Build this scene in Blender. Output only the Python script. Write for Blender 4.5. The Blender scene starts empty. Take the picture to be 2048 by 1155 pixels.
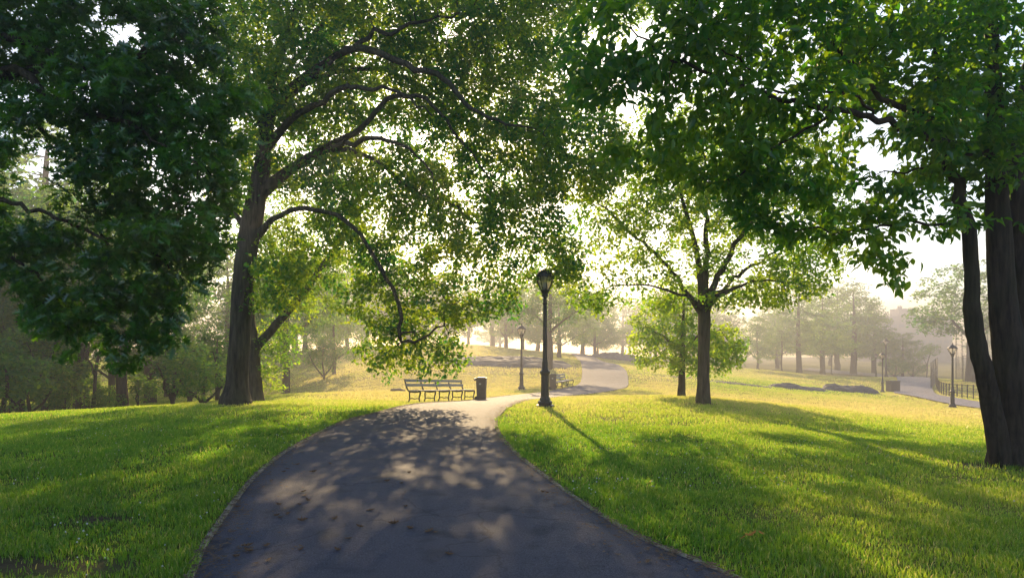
import bpy, math, random
import numpy as np
from mathutils import Vector, noise

sc = bpy.context.scene
col = sc.collection
R = math.radians
# ------------------------------------------------------------------ camera, sky, sun, exposure
F, CX, HY, EYE = 1365.33, 1024.0, 705.0, 1.6
cam_d = bpy.data.cameras.new('camera')
cam_d.sensor_width = 36; cam_d.lens = 24
cam_d.shift_y = (HY - 577.5) / 2048
cam_d.clip_start = 0.05; cam_d.clip_end = 3000
cam = bpy.data.objects.new('camera', cam_d); col.objects.link(cam)
cam.location = (0, 0, EYE); cam.rotation_euler = (R(90), 0, 0)
sc.camera = cam

SUN_AZ, SUN_EL = -3.5, 19.5          # degrees right of straight ahead, degrees up
w = bpy.data.worlds.new('World'); sc.world = w; w.use_nodes = True
wn = w.node_tree.nodes; wl = w.node_tree.links
sky = wn.new('ShaderNodeTexSky'); sky.sky_type = 'NISHITA'; sky.sun_disc = False
sky.sun_elevation = R(SUN_EL); sky.sun_rotation = R(SUN_AZ)
sky.air_density = 1.0; sky.dust_density = 1.2; sky.ozone_density = 1.2; sky.altitude = 0
wl.new(sky.outputs[0], wn['Background'].inputs[0])
wn['Background'].inputs[1].default_value = 0.15
sd = bpy.data.lights.new('sun', 'SUN'); sd.energy = 5.0; sd.angle = R(0.6); sd.color = (1.0, 0.72, 0.38)
sun = bpy.data.objects.new('sun', sd); col.objects.link(sun)
sv = Vector((math.sin(R(SUN_AZ)) * math.cos(R(SUN_EL)), math.cos(R(SUN_AZ)) * math.cos(R(SUN_EL)), math.sin(R(SUN_EL))))
sun.rotation_euler = sv.to_track_quat('Z', 'Y').to_euler()
sc.view_settings.view_transform = 'Standard'; sc.view_settings.look = 'None'
sc.view_settings.exposure = 1.08; sc.view_settings.gamma = 1
cy = sc.cycles
sc.render.engine = 'CYCLES'
cy.use_denoising = True
try: cy.denoiser = 'OPENIMAGEDENOISE'
except Exception: pass
cy.max_bounces = 7; cy.diffuse_bounces = 3; cy.glossy_bounces = 2; cy.transmission_bounces = 5
cy.volume_bounces = 1; cy.transparent_max_bounces = 8
cy.caustics_reflective = False; cy.caustics_refractive = False
cy.sample_clamp_indirect = 4; cy.use_adaptive_sampling = True; cy.adaptive_threshold = 0.02
HAZE_DENSITY, HAZE_G = 0.0046, 0.6

# ------------------------------------------------------------------ helpers
def P(px, py, d): return np.array(((px - CX) / F * d, d, EYE + (HY - py) / F * d))
def tag(o, label=None, cat=None, group=None, kind=None):
    if label: o['label'] = label
    if cat: o['category'] = cat
    if group: o['group'] = group
    if kind: o['kind'] = kind
    return o
def empty(name, loc, label, cat, group=None, rz=0.0):
    o = bpy.data.objects.new(name, None); o.empty_display_size = .3; col.objects.link(o)
    o.location = tuple(float(v) for v in loc); o.rotation_euler = (0, 0, rz)
    return tag(o, label, cat, group)
def kids(o): return [c for c in o.children]
def copy_tree(o, parent=None):
    c = o.copy(); col.objects.link(c); c.parent = parent
    for ch in kids(o): copy_tree(ch, c)
    return c
def np_mesh(name, V, loops, starts, mat, parent=None, smooth=False, attrs=None):
    me = bpy.data.meshes.new(name)
    V = np.asarray(V, dtype=np.float32)
    me.vertices.add(len(V)); me.vertices.foreach_set('co', V.ravel())
    me.loops.add(len(loops)); me.loops.foreach_set('vertex_index', np.asarray(loops, dtype=np.int32))
    me.polygons.add(len(starts)); me.polygons.foreach_set('loop_start', np.asarray(starts, dtype=np.int32))
    me.update(calc_edges=True)
    if smooth: me.polygons.foreach_set('use_smooth', np.ones(len(starts), dtype=bool))
    for k, v in (attrs or {}).items():
        a = me.attributes.new(k, 'FLOAT', 'POINT'); a.data.foreach_set('value', np.asarray(v, dtype=np.float32))
    me.materials.append(mat)
    o = bpy.data.objects.new(name, me); col.objects.link(o); o.parent = parent
    return o
class MB:
    def __init__(s): s.v = []; s.f = []
    def add(s, vs, fs):
        b = len(s.v); s.v += [tuple(float(c) for c in v) for v in vs]; s.f += [tuple(i + b for i in f) for f in fs]; return s
    def box(s, c, size, rz=0.0, taper=1.0):
        x, y, z = (k / 2 for k in size); ca, sa = math.cos(rz), math.sin(rz); vs = []
        for k, t in ((-1, 1.0), (1, taper)):
            for sx, sy in ((-1, -1), (1, -1), (1, 1), (-1, 1)):
                a, b = sx * x * t, sy * y * t
                vs.append((c[0] + a * ca - b * sa, c[1] + a * sa + b * ca, c[2] + k * z))
        return s.add(vs, [(3, 2, 1, 0), (4, 5, 6, 7), (0, 1, 5, 4), (1, 2, 6, 5), (2, 3, 7, 6), (3, 0, 4, 7)])
    def lathe(s, prof, n=16, c=(0, 0, 0), cap=True, wob=None):
        vs = []
        for z, r in prof:
            for k in range(n):
                a = 2 * math.pi * k / n; rr = r * (wob(a, z) if wob else 1)
                vs.append((c[0] + rr * math.cos(a), c[1] + rr * math.sin(a), c[2] + z))
        fs = [(i * n + k, i * n + (k + 1) % n, (i + 1) * n + (k + 1) % n, (i + 1) * n + k) for i in range(len(prof) - 1) for k in range(n)]
        if cap: fs += [tuple(range(n))[::-1], tuple((len(prof) - 1) * n + k for k in range(n))]
        return s.add(vs, fs)
    def tube(s, pts, rad, n=6, flat=1.0):
        pts = [Vector(p) for p in pts]; m = len(pts)
        rad = rad if hasattr(rad, '__len__') else [rad] * m
        ref = None; vs = []
        for i, p in enumerate(pts):
            t = (pts[min(i + 1, m - 1)] - pts[max(i - 1, 0)]).normalized()
            if ref is None: ref = t.orthogonal().normalized()
            ref = (ref - t * ref.dot(t)).normalized(); bi = t.cross(ref)
            for k in range(n):
                a = 2 * math.pi * (k + .5) / n
                vs.append(p + (ref * math.cos(a) + bi * math.sin(a) * flat) * rad[i])
        fs = [(i * n + k, i * n + (k + 1) % n, (i + 1) * n + (k + 1) % n, (i + 1) * n + k) for i in range(m - 1) for k in range(n)]
        fs += [tuple(range(n))[::-1], tuple((m - 1) * n + k for k in range(n))]
        return s.add(vs, fs)
    def build(s, name, mat, parent=None, smooth=False):
        me = bpy.data.meshes.new(name); me.from_pydata(s.v, [], s.f); me.update()
        if smooth:
            me.polygons.foreach_set('use_smooth', np.ones(len(s.f), dtype=bool))
            try: me.set_sharp_from_angle(angle=R(38))
            except Exception: pass
        me.materials.append(mat)
        o = bpy.data.objects.new(name, me); col.objects.link(o); o.parent = parent
        return o

# ------------------------------------------------------------------ materials
def newmat(name):
    m = bpy.data.materials.new(name); m.use_nodes = True
    nt = m.node_tree; nt.nodes.clear()
    return m, nt, nt.nodes.new('ShaderNodeOutputMaterial')
def N(nt, t, **kw):
    n = nt.nodes.new(t)
    for k, v in kw.items():
        if k.startswith('_'): setattr(n, k[1:], v)
    return n
def ramp(nt, src, stops):
    n = nt.nodes.new('ShaderNodeValToRGB'); e = n.color_ramp.elements
    while len(e) > 1: e.remove(e[-1])
    e[0].position = stops[0][0]; e[0].color = (*stops[0][1], 1)
    for p, c in stops[1:]:
        x = e.new(p); x.color = (*c, 1)
    nt.links.new(src, n.inputs[0]); return n.outputs[0]
def noise_tex(nt, scale, detail=4, rough=.6, vec=None):
    n = nt.nodes.new('ShaderNodeTexNoise'); n.inputs['Scale'].default_value = scale; n.inputs['Detail'].default_value = detail
    n.inputs['Roughness'].default_value = rough
    if vec is not None: nt.links.new(vec, n.inputs['Vector'])
    return n.outputs['Fac']
def objco(nt, scale=(1, 1, 1)):
    t = nt.nodes.new('ShaderNodeTexCoord'); m = nt.nodes.new('ShaderNodeMapping'); m.inputs['Scale'].default_value = scale
    nt.links.new(t.outputs['Object'], m.inputs[0]); return m.outputs[0]
def bump(nt, h, strength, dist=.02):
    b = nt.nodes.new('ShaderNodeBump'); b.inputs['Strength'].default_value = strength; b.inputs['Distance'].default_value = dist
    nt.links.new(h, b.inputs['Height']); return b.outputs[0]
def attr(nt, name):
    a = nt.nodes.new('ShaderNodeAttribute'); a.attribute_name = name; return a.outputs['Fac']
def mixc(nt, fac, a, b):
    m = nt.nodes.new('ShaderNodeMix'); m.data_type = 'RGBA'
    for s, v in ((m.inputs[0], fac), (m.inputs[6], a), (m.inputs[7], b)):
        if isinstance(v, (int, float)): s.default_value = v
        elif isinstance(v, tuple): s.default_value = (*v, 1)
        else: nt.links.new(v, s)
    return m.outputs[2]
def principled(name, color, rough=.6, scale=None, var=.25, metal=0.0, bmp=0.0, spec=.5, stretch=(1, 1, 1)):
    m, nt, out = newmat(name); b = nt.nodes.new('ShaderNodeBsdfPrincipled')
    b.inputs['Roughness'].default_value = rough; b.inputs['Metallic'].default_value = metal
    b.inputs['Specular IOR Level'].default_value = spec
    f = noise_tex(nt, scale or 12, 5, .6, objco(nt, stretch))
    lo = tuple(c * (1 - var) for c in color); hi = tuple(min(1, c * (1 + var)) for c in color)
    nt.links.new(ramp(nt, f, [(.3, lo), (.7, hi)]), b.inputs['Base Color'])
    if bmp: nt.links.new(bump(nt, f, bmp), b.inputs['Normal'])
    nt.links.new(b.outputs[0], out.inputs[0]); return m
def leafmat(name, dark, light, trans, tf=.5, gloss=.05, grough=.35, t0=None):
    """thin leaf: reflects, lets light through, a little gloss; per-leaf tint"""
    m, nt, out = newmat(name); t = attr(nt, 'tint')
    d = nt.nodes.new('ShaderNodeBsdfDiffuse'); nt.links.new(ramp(nt, t, [(0, dark), (1, light)]), d.inputs[0])
    tr = nt.nodes.new('ShaderNodeBsdfTranslucent')
    nt.links.new(ramp(nt, t, [(.05, t0 or tuple(c * .55 for c in trans)), (.95, trans)]), tr.inputs[0])
    mx = nt.nodes.new('ShaderNodeMixShader'); mx.inputs[0].default_value = tf
    nt.links.new(d.outputs[0], mx.inputs[1]); nt.links.new(tr.outputs[0], mx.inputs[2])
    g = nt.nodes.new('ShaderNodeBsdfGlossy'); g.inputs['Roughness'].default_value = grough
    m2 = nt.nodes.new('ShaderNodeMixShader'); m2.inputs[0].default_value = gloss
    nt.links.new(mx.outputs[0], m2.inputs[1]); nt.links.new(g.outputs[0], m2.inputs[2])
    nt.links.new(m2.outputs[0], out.inputs[0]); return m
def barkmat(name, c0, c1, scale=9, strength=.9, dist=.05):
    m, nt, out = newmat(name); b = nt.nodes.new('ShaderNodeBsdfPrincipled'); b.inputs['Roughness'].default_value = .9
    b.inputs['Specular IOR Level'].default_value = .2
    f = noise_tex(nt, scale, 8, .65, objco(nt, (1.6, 1.6, .22)))
    g = noise_tex(nt, 2.2, 3, .5, objco(nt, (1, 1, .6)))
    c = ramp(nt, f, [(.32, c0), (.68, c1)])
    c = mixc(nt, ramp(nt, g, [(.45, (0, 0, 0)), (.75, (.5, .5, .5))]), c, (c1[0] * .7, c1[1] * .95, c1[2] * .55))
    nt.links.new(c, b.inputs['Base Color']); nt.links.new(bump(nt, f, strength, dist), b.inputs['Normal'])
    nt.links.new(b.outputs[0], out.inputs[0]); return m

M_bark = barkmat('grey_brown_bark', (.012, .009, .007), (.120, .095, .068), 6.5, 1.0, .11)
M_bark_smooth = barkmat('smooth_dark_bark', (.014, .009, .007), (.080, .052, .040), 11, .7, .035)
M_bark_far = barkmat('far_bark', (.03, .022, .016), (.09, .065, .05))
M_leaf_oak = leafmat('oak_leaf', (.005, .046, .012), (.045, .175, .018), (.24, .56, .012), .42, .075, .30)
M_leaf_main = leafmat('main_leaf', (.006, .075, .014), (.032, .160, .010), (.68, .78, .010), .6, .04, .35, (.07, .36, .03))
M_leaf_right = leafmat('right_leaf', (.008, .068, .008), (.034, .155, .008), (.46, .66, .008), .52, .045, .35, (.10, .40, .015))
M_leaf_mid = leafmat('mid_leaf', (.014, .085, .008), (.05, .17, .008), (.70, .84, .012), .62, .04, .4, (.20, .50, .02))
M_leaf_far = leafmat('far_leaf', (.018, .065, .014), (.050, .125, .020), (.44, .60, .03), .5, .03, .45, (.12, .36, .03))
M_leaf_wood = leafmat('woodland_leaf', (.018, .085, .014), (.055, .155, .020), (.42, .60, .02), .5, .03, .45, (.08, .32, .02))
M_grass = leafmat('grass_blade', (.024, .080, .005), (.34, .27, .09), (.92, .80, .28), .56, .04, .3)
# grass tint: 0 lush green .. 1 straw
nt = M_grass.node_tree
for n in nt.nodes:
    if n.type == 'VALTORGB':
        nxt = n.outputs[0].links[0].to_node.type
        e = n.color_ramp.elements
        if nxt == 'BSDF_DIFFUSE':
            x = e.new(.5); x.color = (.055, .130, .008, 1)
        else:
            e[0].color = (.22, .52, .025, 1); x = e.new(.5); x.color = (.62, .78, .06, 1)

m, nt, out = newmat('lawn_soil'); M_lawn = m
b = nt.nodes.new('ShaderNodeBsdfPrincipled'); b.inputs['Roughness'].default_value = .95; b.inputs['Specular IOR Level'].default_value = .1
f1 = noise_tex(nt, 1.3, 6, .65); f2 = noise_tex(nt, 14, 4, .7, objco(nt, (1, 1, 1)))
t_ = nt.nodes.new('ShaderNodeTexCoord')
for n in nt.nodes:
    if n.type == 'TEX_NOISE' and not n.inputs['Vector'].is_linked: nt.links.new(t_.outputs['Object'], n.inputs['Vector'])
green = ramp(nt, f1, [(.3, (.030, .065, .008)), (.7, (.060, .105, .012))])
straw = ramp(nt, f2, [(.3, (.26, .22, .05)), (.7, (.42, .35, .11))])
c = mixc(nt, attr(nt, 'dry_sun'), green, straw)
soil = ramp(nt, f2, [(.3, (.045, .032, .02)), (.7, (.11, .075, .048))])
c = mixc(nt, attr(nt, 'soil'), c, soil)
nt.links.new(c, b.inputs['Base Color']); nt.links.new(bump(nt, f2, .8, .06), b.inputs['Normal'])
nt.links.new(b.outputs[0], out.inputs[0])

def asphalt(name, lo, hi, rough=.75):
    m, nt, out = newmat(name); b = nt.nodes.new('ShaderNodeBsdfPrincipled')
    v = objco(nt)
    big = noise_tex(nt, .7, 5, .6, v); fine = noise_tex(nt, 85, 4, .8, v); mid = noise_tex(nt, 9, 6, .7, v)
    c = ramp(nt, big, [(.3, lo), (.7, hi)])
    c = mixc(nt, ramp(nt, fine, [(.35, (0, 0, 0)), (.75, (.95, .95, .95))]), c, tuple(x * 3.2 for x in hi))
    c = mixc(nt, ramp(nt, mid, [(.55, (0, 0, 0)), (.8, (.5, .5, .5))]), c, tuple(x * .55 for x in lo))
    nt.links.new(c, b.inputs['Base Color'])
    wv = nt.nodes.new('ShaderNodeTexNoise'); wv.inputs['Scale'].default_value = 1.7; wv.inputs['Detail'].default_value = 5; nt.links.new(v, wv.inputs['Vector'])
    va = nt.nodes.new('ShaderNodeVectorMath'); va.operation = 'MULTIPLY_ADD'; nt.links.new(wv.outputs['Color'], va.inputs[0]); va.inputs[1].default_value = (1.1, 1.1, 1.1); nt.links.new(v, va.inputs[2])
    vo = nt.nodes.new('ShaderNodeTexVoronoi'); vo.feature = 'DISTANCE_TO_EDGE'; vo.inputs['Scale'].default_value = .42; nt.links.new(va.outputs[0], vo.inputs['Vector'])
    c = mixc(nt, ramp(nt, vo.outputs['Distance'], [(0, (.42, .42, .42)), (.004, (.3, .3, .3)), (.009, (0, 0, 0))]), c, tuple(x * .3 for x in lo))
    st_ = noise_tex(nt, 2.3, 3, .5, v); c = mixc(nt, ramp(nt, st_, [(.56, (0, 0, 0)), (.66, (.35, .35, .35))]), c, tuple(x * .55 for x in lo))
    b.inputs['Roughness'].default_value = rough; b.inputs['Specular IOR Level'].default_value = .2
    nt.links.new(c, b.inputs['Base Color'])
    ad = nt.nodes.new('ShaderNodeMath'); ad.operation = 'ADD'; nt.links.new(fine, ad.inputs[0]); nt.links.new(mid, ad.inputs[1])
    nt.links.new(bump(nt, ad.outputs[0], .9, .014), b.inputs['Normal'])
    nt.links.new(b.outputs[0], out.inputs[0]); return m
M_asphalt = asphalt('asphalt', (.024, .026, .041), (.045, .045, .062))
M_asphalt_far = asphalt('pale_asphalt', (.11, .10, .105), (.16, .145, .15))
M_kerb = principled('edging_stone', (.26, .21, .16), .9, 7, .45, bmp=.5)
M_iron = principled('black_iron', (.022, .022, .024), .42, 20, .4, metal=0.0, bmp=.1)
M_iron_grey = principled('dull_iron', (.05, .05, .055), .5, 20, .3)
M_fence = principled('fence_paint', (.012, .014, .012), .9, 20, .3, spec=.1)
M_wood = principled('weathered_slat', (.30, .29, .28), .5, 6, .35, stretch=(1, 8, 8), bmp=.2)
M_bin = principled('bin_brown', (.085, .062, .052), .55, 10, .15)
M_rubber = principled('rubber', (.02, .02, .02), .8, 10, .2)
M_sticker = principled('pale_sticker', (.45, .45, .43), .6, 20, .15)
M_rock = principled('grey_schist', (.105, .097, .100), .85, 2.2, .6, bmp=1.0, stretch=(1, 1, 5))
M_rock_brown = principled('brown_rock', (.20, .13, .09), .9, 4, .35, bmp=.6)
M_wall = principled('pale_masonry', (.36, .33, .30), .85, .6, .15)
M_window = principled('window_glass', (.30, .32, .35), .15, 3, .2)
M_dead = principled('dead_leaf', (.13, .065, .028), .8, 40, .45)
M_dead_orange = principled('orange_leaf', (.50, .19, .03), .7, 40, .4)
M_litter = principled('litter', (.10, .058, .032), .85, 30, .5)
m, nt, out = newmat('frosted_glass'); M_glass = m
tr = nt.nodes.new('ShaderNodeBsdfTranslucent'); tr.inputs[0].default_value = (.86, .80, .68, 1)
df = nt.nodes.new('ShaderNodeBsdfPrincipled'); df.inputs['Base Color'].default_value = (.6, .58, .52, 1); df.inputs['Roughness'].default_value = .2
mx = nt.nodes.new('ShaderNodeMixShader'); mx.inputs[0].default_value = .25
nt.links.new(tr.outputs[0], mx.inputs[1]); nt.links.new(df.outputs[0], mx.inputs[2])
tp = nt.nodes.new('ShaderNodeBsdfTransparent'); m2 = nt.nodes.new('ShaderNodeMixShader'); m2.inputs[0].default_value = .55
nt.links.new(mx.outputs[0], m2.inputs[1]); nt.links.new(tp.outputs[0], m2.inputs[2]); nt.links.new(m2.outputs[0], out.inputs[0])

# ------------------------------------------------------------------ terrain
ctl = [(0,-15,0),(0,0,0),(0,5,0),(0,10,0),(-1,15,.02),(-1,20,.05),(5,5,0),(5,10,0),(4,15,.0),(-5,5,.04),(-5,10,.12),(-5,15,.10),(-11,5,0),(10,4,-.1),
       (-25,0,-.2),(25,0,-.9),(-11,13,.10),(-17,15,-.15),(-25,12,-.5),(-14,30,-.95),(-14,45,-1.35),(-25,45,-1.6),(-30,25,-1.1),(-45,60,-1.5),(-24,20,-.7),
       (60,43,-2.2),(60,100,-2.4),(100,200,-2.4),(-5,200,2.2),(-60,120,1.2),(-100,200,1),(300,300,-2),(-300,300,0),(0,420,0),(-300,0,-1),(300,0,-2),(0,-60,0),(30,20,-1.3),(45,25,-1.8),
       (12,-15,-.2),(-12,-15,0)]
for px, py, d in [(440,812,20),(200,818,20),(0,832,20),(820,806,25),(963,803,28),(1043,780,42),(1255,770,50),(800,742,55),(900,702,75),(950,690,90),(700,702,85),
                  (620,730,75),(600,760,58),(540,790,35),(480,806,27),(1000,722,62),(1118,716,85),(1190,711,112),(1290,722,100),(1280,762,52),(1300,735,75),(1363,792,26),
                  (1407,808,21.5),(1500,745,95),(1450,770,50),(1560,780,52),(1740,784,62),(1905,815,43),(1765,785,68),(1752,760,99),(1663,748,127),(1598,744,110),
                  (1515,738,105),(1980,862,20),(1750,842,20),(1980,832,32),(2015,930,10),(2048,1000,7.4),(1090,815,19.9),(1150,772,46),(1105,777,42.5),(1780,755,95),(1600,812,34)]:
    ctl.append(tuple(P(px, py, d)[[0, 1, 2]]))
ctl = np.array(ctl, float)
def _phi(A, B): return np.sqrt(((A[:, None, :] - B[None, :, :]) ** 2).sum(-1) + 36.0)
_K = _phi(ctl[:, :2], ctl[:, :2]) - 0.15 * np.eye(len(ctl))
_n = len(ctl); _S = np.zeros((_n + 1, _n + 1)); _S[:_n, :_n] = _K; _S[:_n, _n] = 1; _S[_n, :_n] = 1
_W = np.linalg.solve(_S, np.append(ctl[:, 2], 0))
def gz(x, y):
    x = np.atleast_1d(np.asarray(x, float)); y = np.atleast_1d(np.asarray(y, float)); o = np.empty(len(x))
    for i in range(0, len(x), 20000):
        A = np.stack([x[i:i + 20000], y[i:i + 20000]], 1)
        o[i:i + 20000] = _phi(A, ctl[:, :2]) @ _W[:_n] + _W[_n]
    return o
def g1(x, y): return float(gz(x, y)[0])
_D = np.geomspace(1.5, 400, 6000)
def G(px, py):
    """where the line of sight through a picture point meets the ground"""
    x = (px - CX) / F * _D; z = EYE + (HY - py) / F * _D; h = gz(x, _D)
    k = np.argmax(z <= h)
    if not (z <= h).any(): k = int(np.argmin(z - h))
    return np.array((x[k], _D[k], h[k]))
def at(px, d):
    x = (px - CX) / F * d; return np.array((x, d, g1(x, d)))

def smooth_line(pts, n):
    pts = np.asarray(pts, float); m = len(pts); out = []
    seg = np.linalg.norm(np.diff(pts, axis=0), axis=1); t = np.r_[0, np.cumsum(seg ** .5)]
    for u in np.linspace(0, t[-1], n):
        i = min(np.searchsorted(t, u, side='right') - 1, m - 2); f = (u - t[i]) / (t[i + 1] - t[i])
        p0, p1, p2, p3 = pts[max(i - 1, 0)], pts[i], pts[i + 1], pts[min(i + 2, m - 1)]
        out.append(.5 * (2 * p1 + (p2 - p0) * f + (2 * p0 - 5 * p1 + 4 * p2 - p3) * f * f + (3 * p1 - p0 - 3 * p2 + p3) * f ** 3))
    return np.array(out)
Lpx = [(390,1155),(430,1070),(520,950),(600,890),(690,845),(760,826)]
Rpx = [(1435,1145),(1250,1065),(1100,965),(1020,900),(990,855),(1000,828)]
Lw = [(-.5,-14),(-.7,-5),(-1.1,0),(-1.6,2.8)] + [tuple(G(*p)[:2]) for p in Lpx] + [((px-CX)/F*d, d) for px, d in ((830,21),(905,26),(968,30.5),(1050,36),(1110,41),(1150,46),(1163,52),(1163,62),(1158,76),(1150,92),(1120,120))]
Rw = [(5.0,-14),(4.4,-5),(3.4,0),(2.35,3)] + [tuple(G(*p)[:2]) for p in Rpx] + [((px-CX)/F*d, d) for px, d in ((1030,21),(1068,26),(1122,31),(1185,37),(1230,42),(1254,47.5),(1256,54),(1248,63),(1225,77),(1192,94),(1150,122))]
Ls, Rs = smooth_line(Lw, 300), smooth_line(Rw, 300)
L2 = [((px-CX)/F*d, d) for px, d in ((2250,30),(2080,36),(1975,41.5),(1900,47),(1840,54),(1795,62),(1788,70),(1795,80),(1790,92),(1768,104),(1720,120),(1600,140))]
R2 = [((px-CX)/F*d, d) for px, d in ((2250,35),(2100,42),(1985,49),(1930,54),(1890,61),(1870,68),(1862,78),(1860,90),(1862,104),(1790,122),(1745,134),(1620,152))]
L2s, R2s = smooth_line(L2, 160), smooth_line(R2, 160)
POLY1 = np.vstack([Ls, Rs[::-1]]); POLY2 = np.vstack([L2s, R2s[::-1]])
def inside(x, y, poly):
    r = np.zeros(len(x), bool); a = poly; b = np.roll(poly, -1, 0)
    for (x0, y0), (x1, y1) in zip(a, b):
        c = ((y0 > y) != (y1 > y))
        if c.any(): r[c] ^= (x[c] < (x1 - x0) * (y[c] - y0) / (y1 - y0 + 1e-12) + x0)
    return r
def vnoise(x, y, s, seed=0):
    return np.array([noise.noise((a * s + seed, b * s - seed, seed * .37)) for a, b in zip(x, y)])
def dry_sun_tint(x, y):
    """straw colour, partly sun patches put into the tint; lush under the near trees"""
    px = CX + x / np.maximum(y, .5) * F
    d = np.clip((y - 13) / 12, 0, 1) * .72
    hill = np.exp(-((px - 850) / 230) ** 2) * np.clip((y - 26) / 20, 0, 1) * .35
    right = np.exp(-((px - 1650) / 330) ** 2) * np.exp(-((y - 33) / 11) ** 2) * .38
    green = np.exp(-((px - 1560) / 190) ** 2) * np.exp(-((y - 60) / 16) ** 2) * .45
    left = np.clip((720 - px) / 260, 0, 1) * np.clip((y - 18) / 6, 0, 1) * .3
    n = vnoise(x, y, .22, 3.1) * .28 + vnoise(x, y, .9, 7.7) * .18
    sun_nearR = np.clip((x - .5) / 3, 0, 1) * np.clip((18 - y) / 6, 0, 1) * .20  # yellower tint standing in for sunlight on the near right lawn
    return np.clip(d + hill + right - green - left + n + sun_nearR + .05, 0, 1)
soil_spots = [(*G(110, 1135)[:2], .75, .25), (*G(215, 1040)[:2], .35, .12), (*G(2005, 935)[:2], .9, .5), (*G(470, 812)[:2], .8, .6), (*G(1407, 808)[:2], .6, .5),
              (*at(980, 62)[:2], 9, 5), (*at(1400, 58)[:2], 4, 2)]
def soiliness(x, y):
    s = np.zeros(len(x))
    for cx, cy_, rx, ry in soil_spots:
        s = np.maximum(s, np.clip(1.6 - 1.3 * (((x - cx) / rx) ** 2 + ((y - cy_) / ry) ** 2), 0, 1))
    return np.clip(s * (1 + .9 * vnoise(x, y, 2.6, 4) + .6 * vnoise(x, y, 7, 9)), 0, 1)

def axis(lo, hi, fine_lo, fine_hi, step, grow=1.12):
    a = list(np.arange(fine_lo, fine_hi + 1e-6, step)); s = step; v = fine_hi
    while v < hi: s *= grow; v += s; a.append(min(v, hi))
    s = step; v = fine_lo; pre = []
    while v > lo: s *= grow; v -= s; pre.append(max(v, lo))
    return np.array(pre[::-1] + a)
gx, gy = axis(-430, 430, -16, 24, .45), axis(-70, 430, 1, 32, .45, 1.06)
XX, YY = np.meshgrid(gx, gy); xf, yf = XX.ravel(), YY.ravel(); zf = gz(xf, yf)
nx, ny = len(gx), len(gy)
i0 = (np.arange(ny - 1)[:, None] * nx + np.arange(nx - 1)[None, :]).ravel()
quads = np.stack([i0, i0 + 1, i0 + nx + 1, i0 + nx], 1).ravel()
dr, so = dry_sun_tint(xf, yf), soiliness(xf, yf)
lawn = np_mesh('lawn', np.stack([xf, yf, zf], 1), quads, np.arange(0, len(quads), 4), M_lawn, smooth=True, attrs={'dry_sun': dr, 'soil': so})
tag(lawn, 'undulating park lawn with lush green and straw coloured patches', 'lawn', kind='structure')

def strip(name, A, B, lift, mat, cols, label, cat, kind='structure', thick=0.0):
    n = len(A); V = []; t = np.linspace(0, 1, cols)
    for k in range(cols):
        p = A * (1 - t[k]) + B * t[k]
        z = gz(p[:, 0], p[:, 1]) + lift + np.abs(p[:, 1]) * .0012 - (0.012 * abs(2 * t[k] - 1) ** 4 if thick == 0 else 0)
        V.append(np.stack([p[:, 0], p[:, 1], z], 1))
    if thick:
        V = [V[0] - [0, 0, thick]] + V + [V[-1] - [0, 0, thick]]
    V = np.array(V); c = len(V)
    i = (np.arange(c - 1)[:, None] * n + np.arange(n - 1)[None, :]).ravel()
    q = np.stack([i, i + n, i + n + 1, i + 1], 1).ravel()
    o = np_mesh(name, V.reshape(-1, 3), q, np.arange(0, len(q), 4), mat, smooth=thick == 0)
    return tag(o, label, cat, kind=kind)
strip('path', Ls, Rs, .022, M_asphalt, 15, 'wide dark asphalt path curving over the crest', 'path')
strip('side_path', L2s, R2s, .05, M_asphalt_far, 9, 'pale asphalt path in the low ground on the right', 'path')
def offset(Ln, w):
    t = np.gradient(Ln, axis=0); t /= np.linalg.norm(t, axis=1)[:, None]
    return Ln + np.stack([-t[:, 1], t[:, 0]], 1) * w
wig = (vnoise(Ls[:, 0], Ls[:, 1], 2.2, 5) * .012)[:, None]
k0 = 150
nl = offset(Ls, .0) + wig * .4; no = offset(Ls, .05) + wig * .6
strip('kerb', no[:k0], nl[:k0], .026, M_kerb, 3, 'weathered stone edging along the left side of the asphalt path', 'kerb', thick=.05)
strip('kerb', offset(Rs, 0)[:k0 - 20], (offset(Rs, -.055) + wig)[:k0 - 20], .018, M_kerb, 3, 'half buried edging along the right side of the asphalt path', 'kerb', thick=.05)

# ------------------------------------------------------------------ grass blades (countless: one object)
rng = np.random.default_rng(7)
def scatter(d0, d1, dens, cap):
    """uniform on the ground in the wedge the photograph sees, and some beyond it"""
    wx = .86
    sx = 2.6; area = wx * (d1 * d1 - d0 * d0) + 2 * sx * (d1 - d0); n = min(int(area * dens), int(cap * 1.5))
    d = np.sqrt(rng.uniform((d0 + sx / wx) ** 2, (d1 + sx / wx) ** 2, n)) - sx / wx; x = rng.uniform(-1, 1, n) * (wx * d + sx)
    return x, d
def grass_zone(d0, d1, dens, cap, h, wd, segs):
    x, y = scatter(d0, d1, dens, cap)
    keep = ~inside(x, y, POLY1) & ~inside(x, y, POLY2); x, y = x[keep], y[keep]
    s = soiliness(x, y); cl = vnoise(x, y, 1.1, 11) + .6 * vnoise(x, y, 3.5, 2)
    keep = rng.random(len(x)) > np.clip(s * .95, 0, .86)
    keep &= rng.random(len(x)) < np.clip(.82 + cl * .5, .3, 1)
    x, y, cl = x[keep], y[keep], cl[keep]
    return x, y, cl, h * np.clip(.85 + cl * .55 + rng.normal(0, .25, len(x)), .3, 2.0), wd, segs
ZV, ZL, ZS, ZT = [], [], [], []; vb = lb = 0
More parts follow.
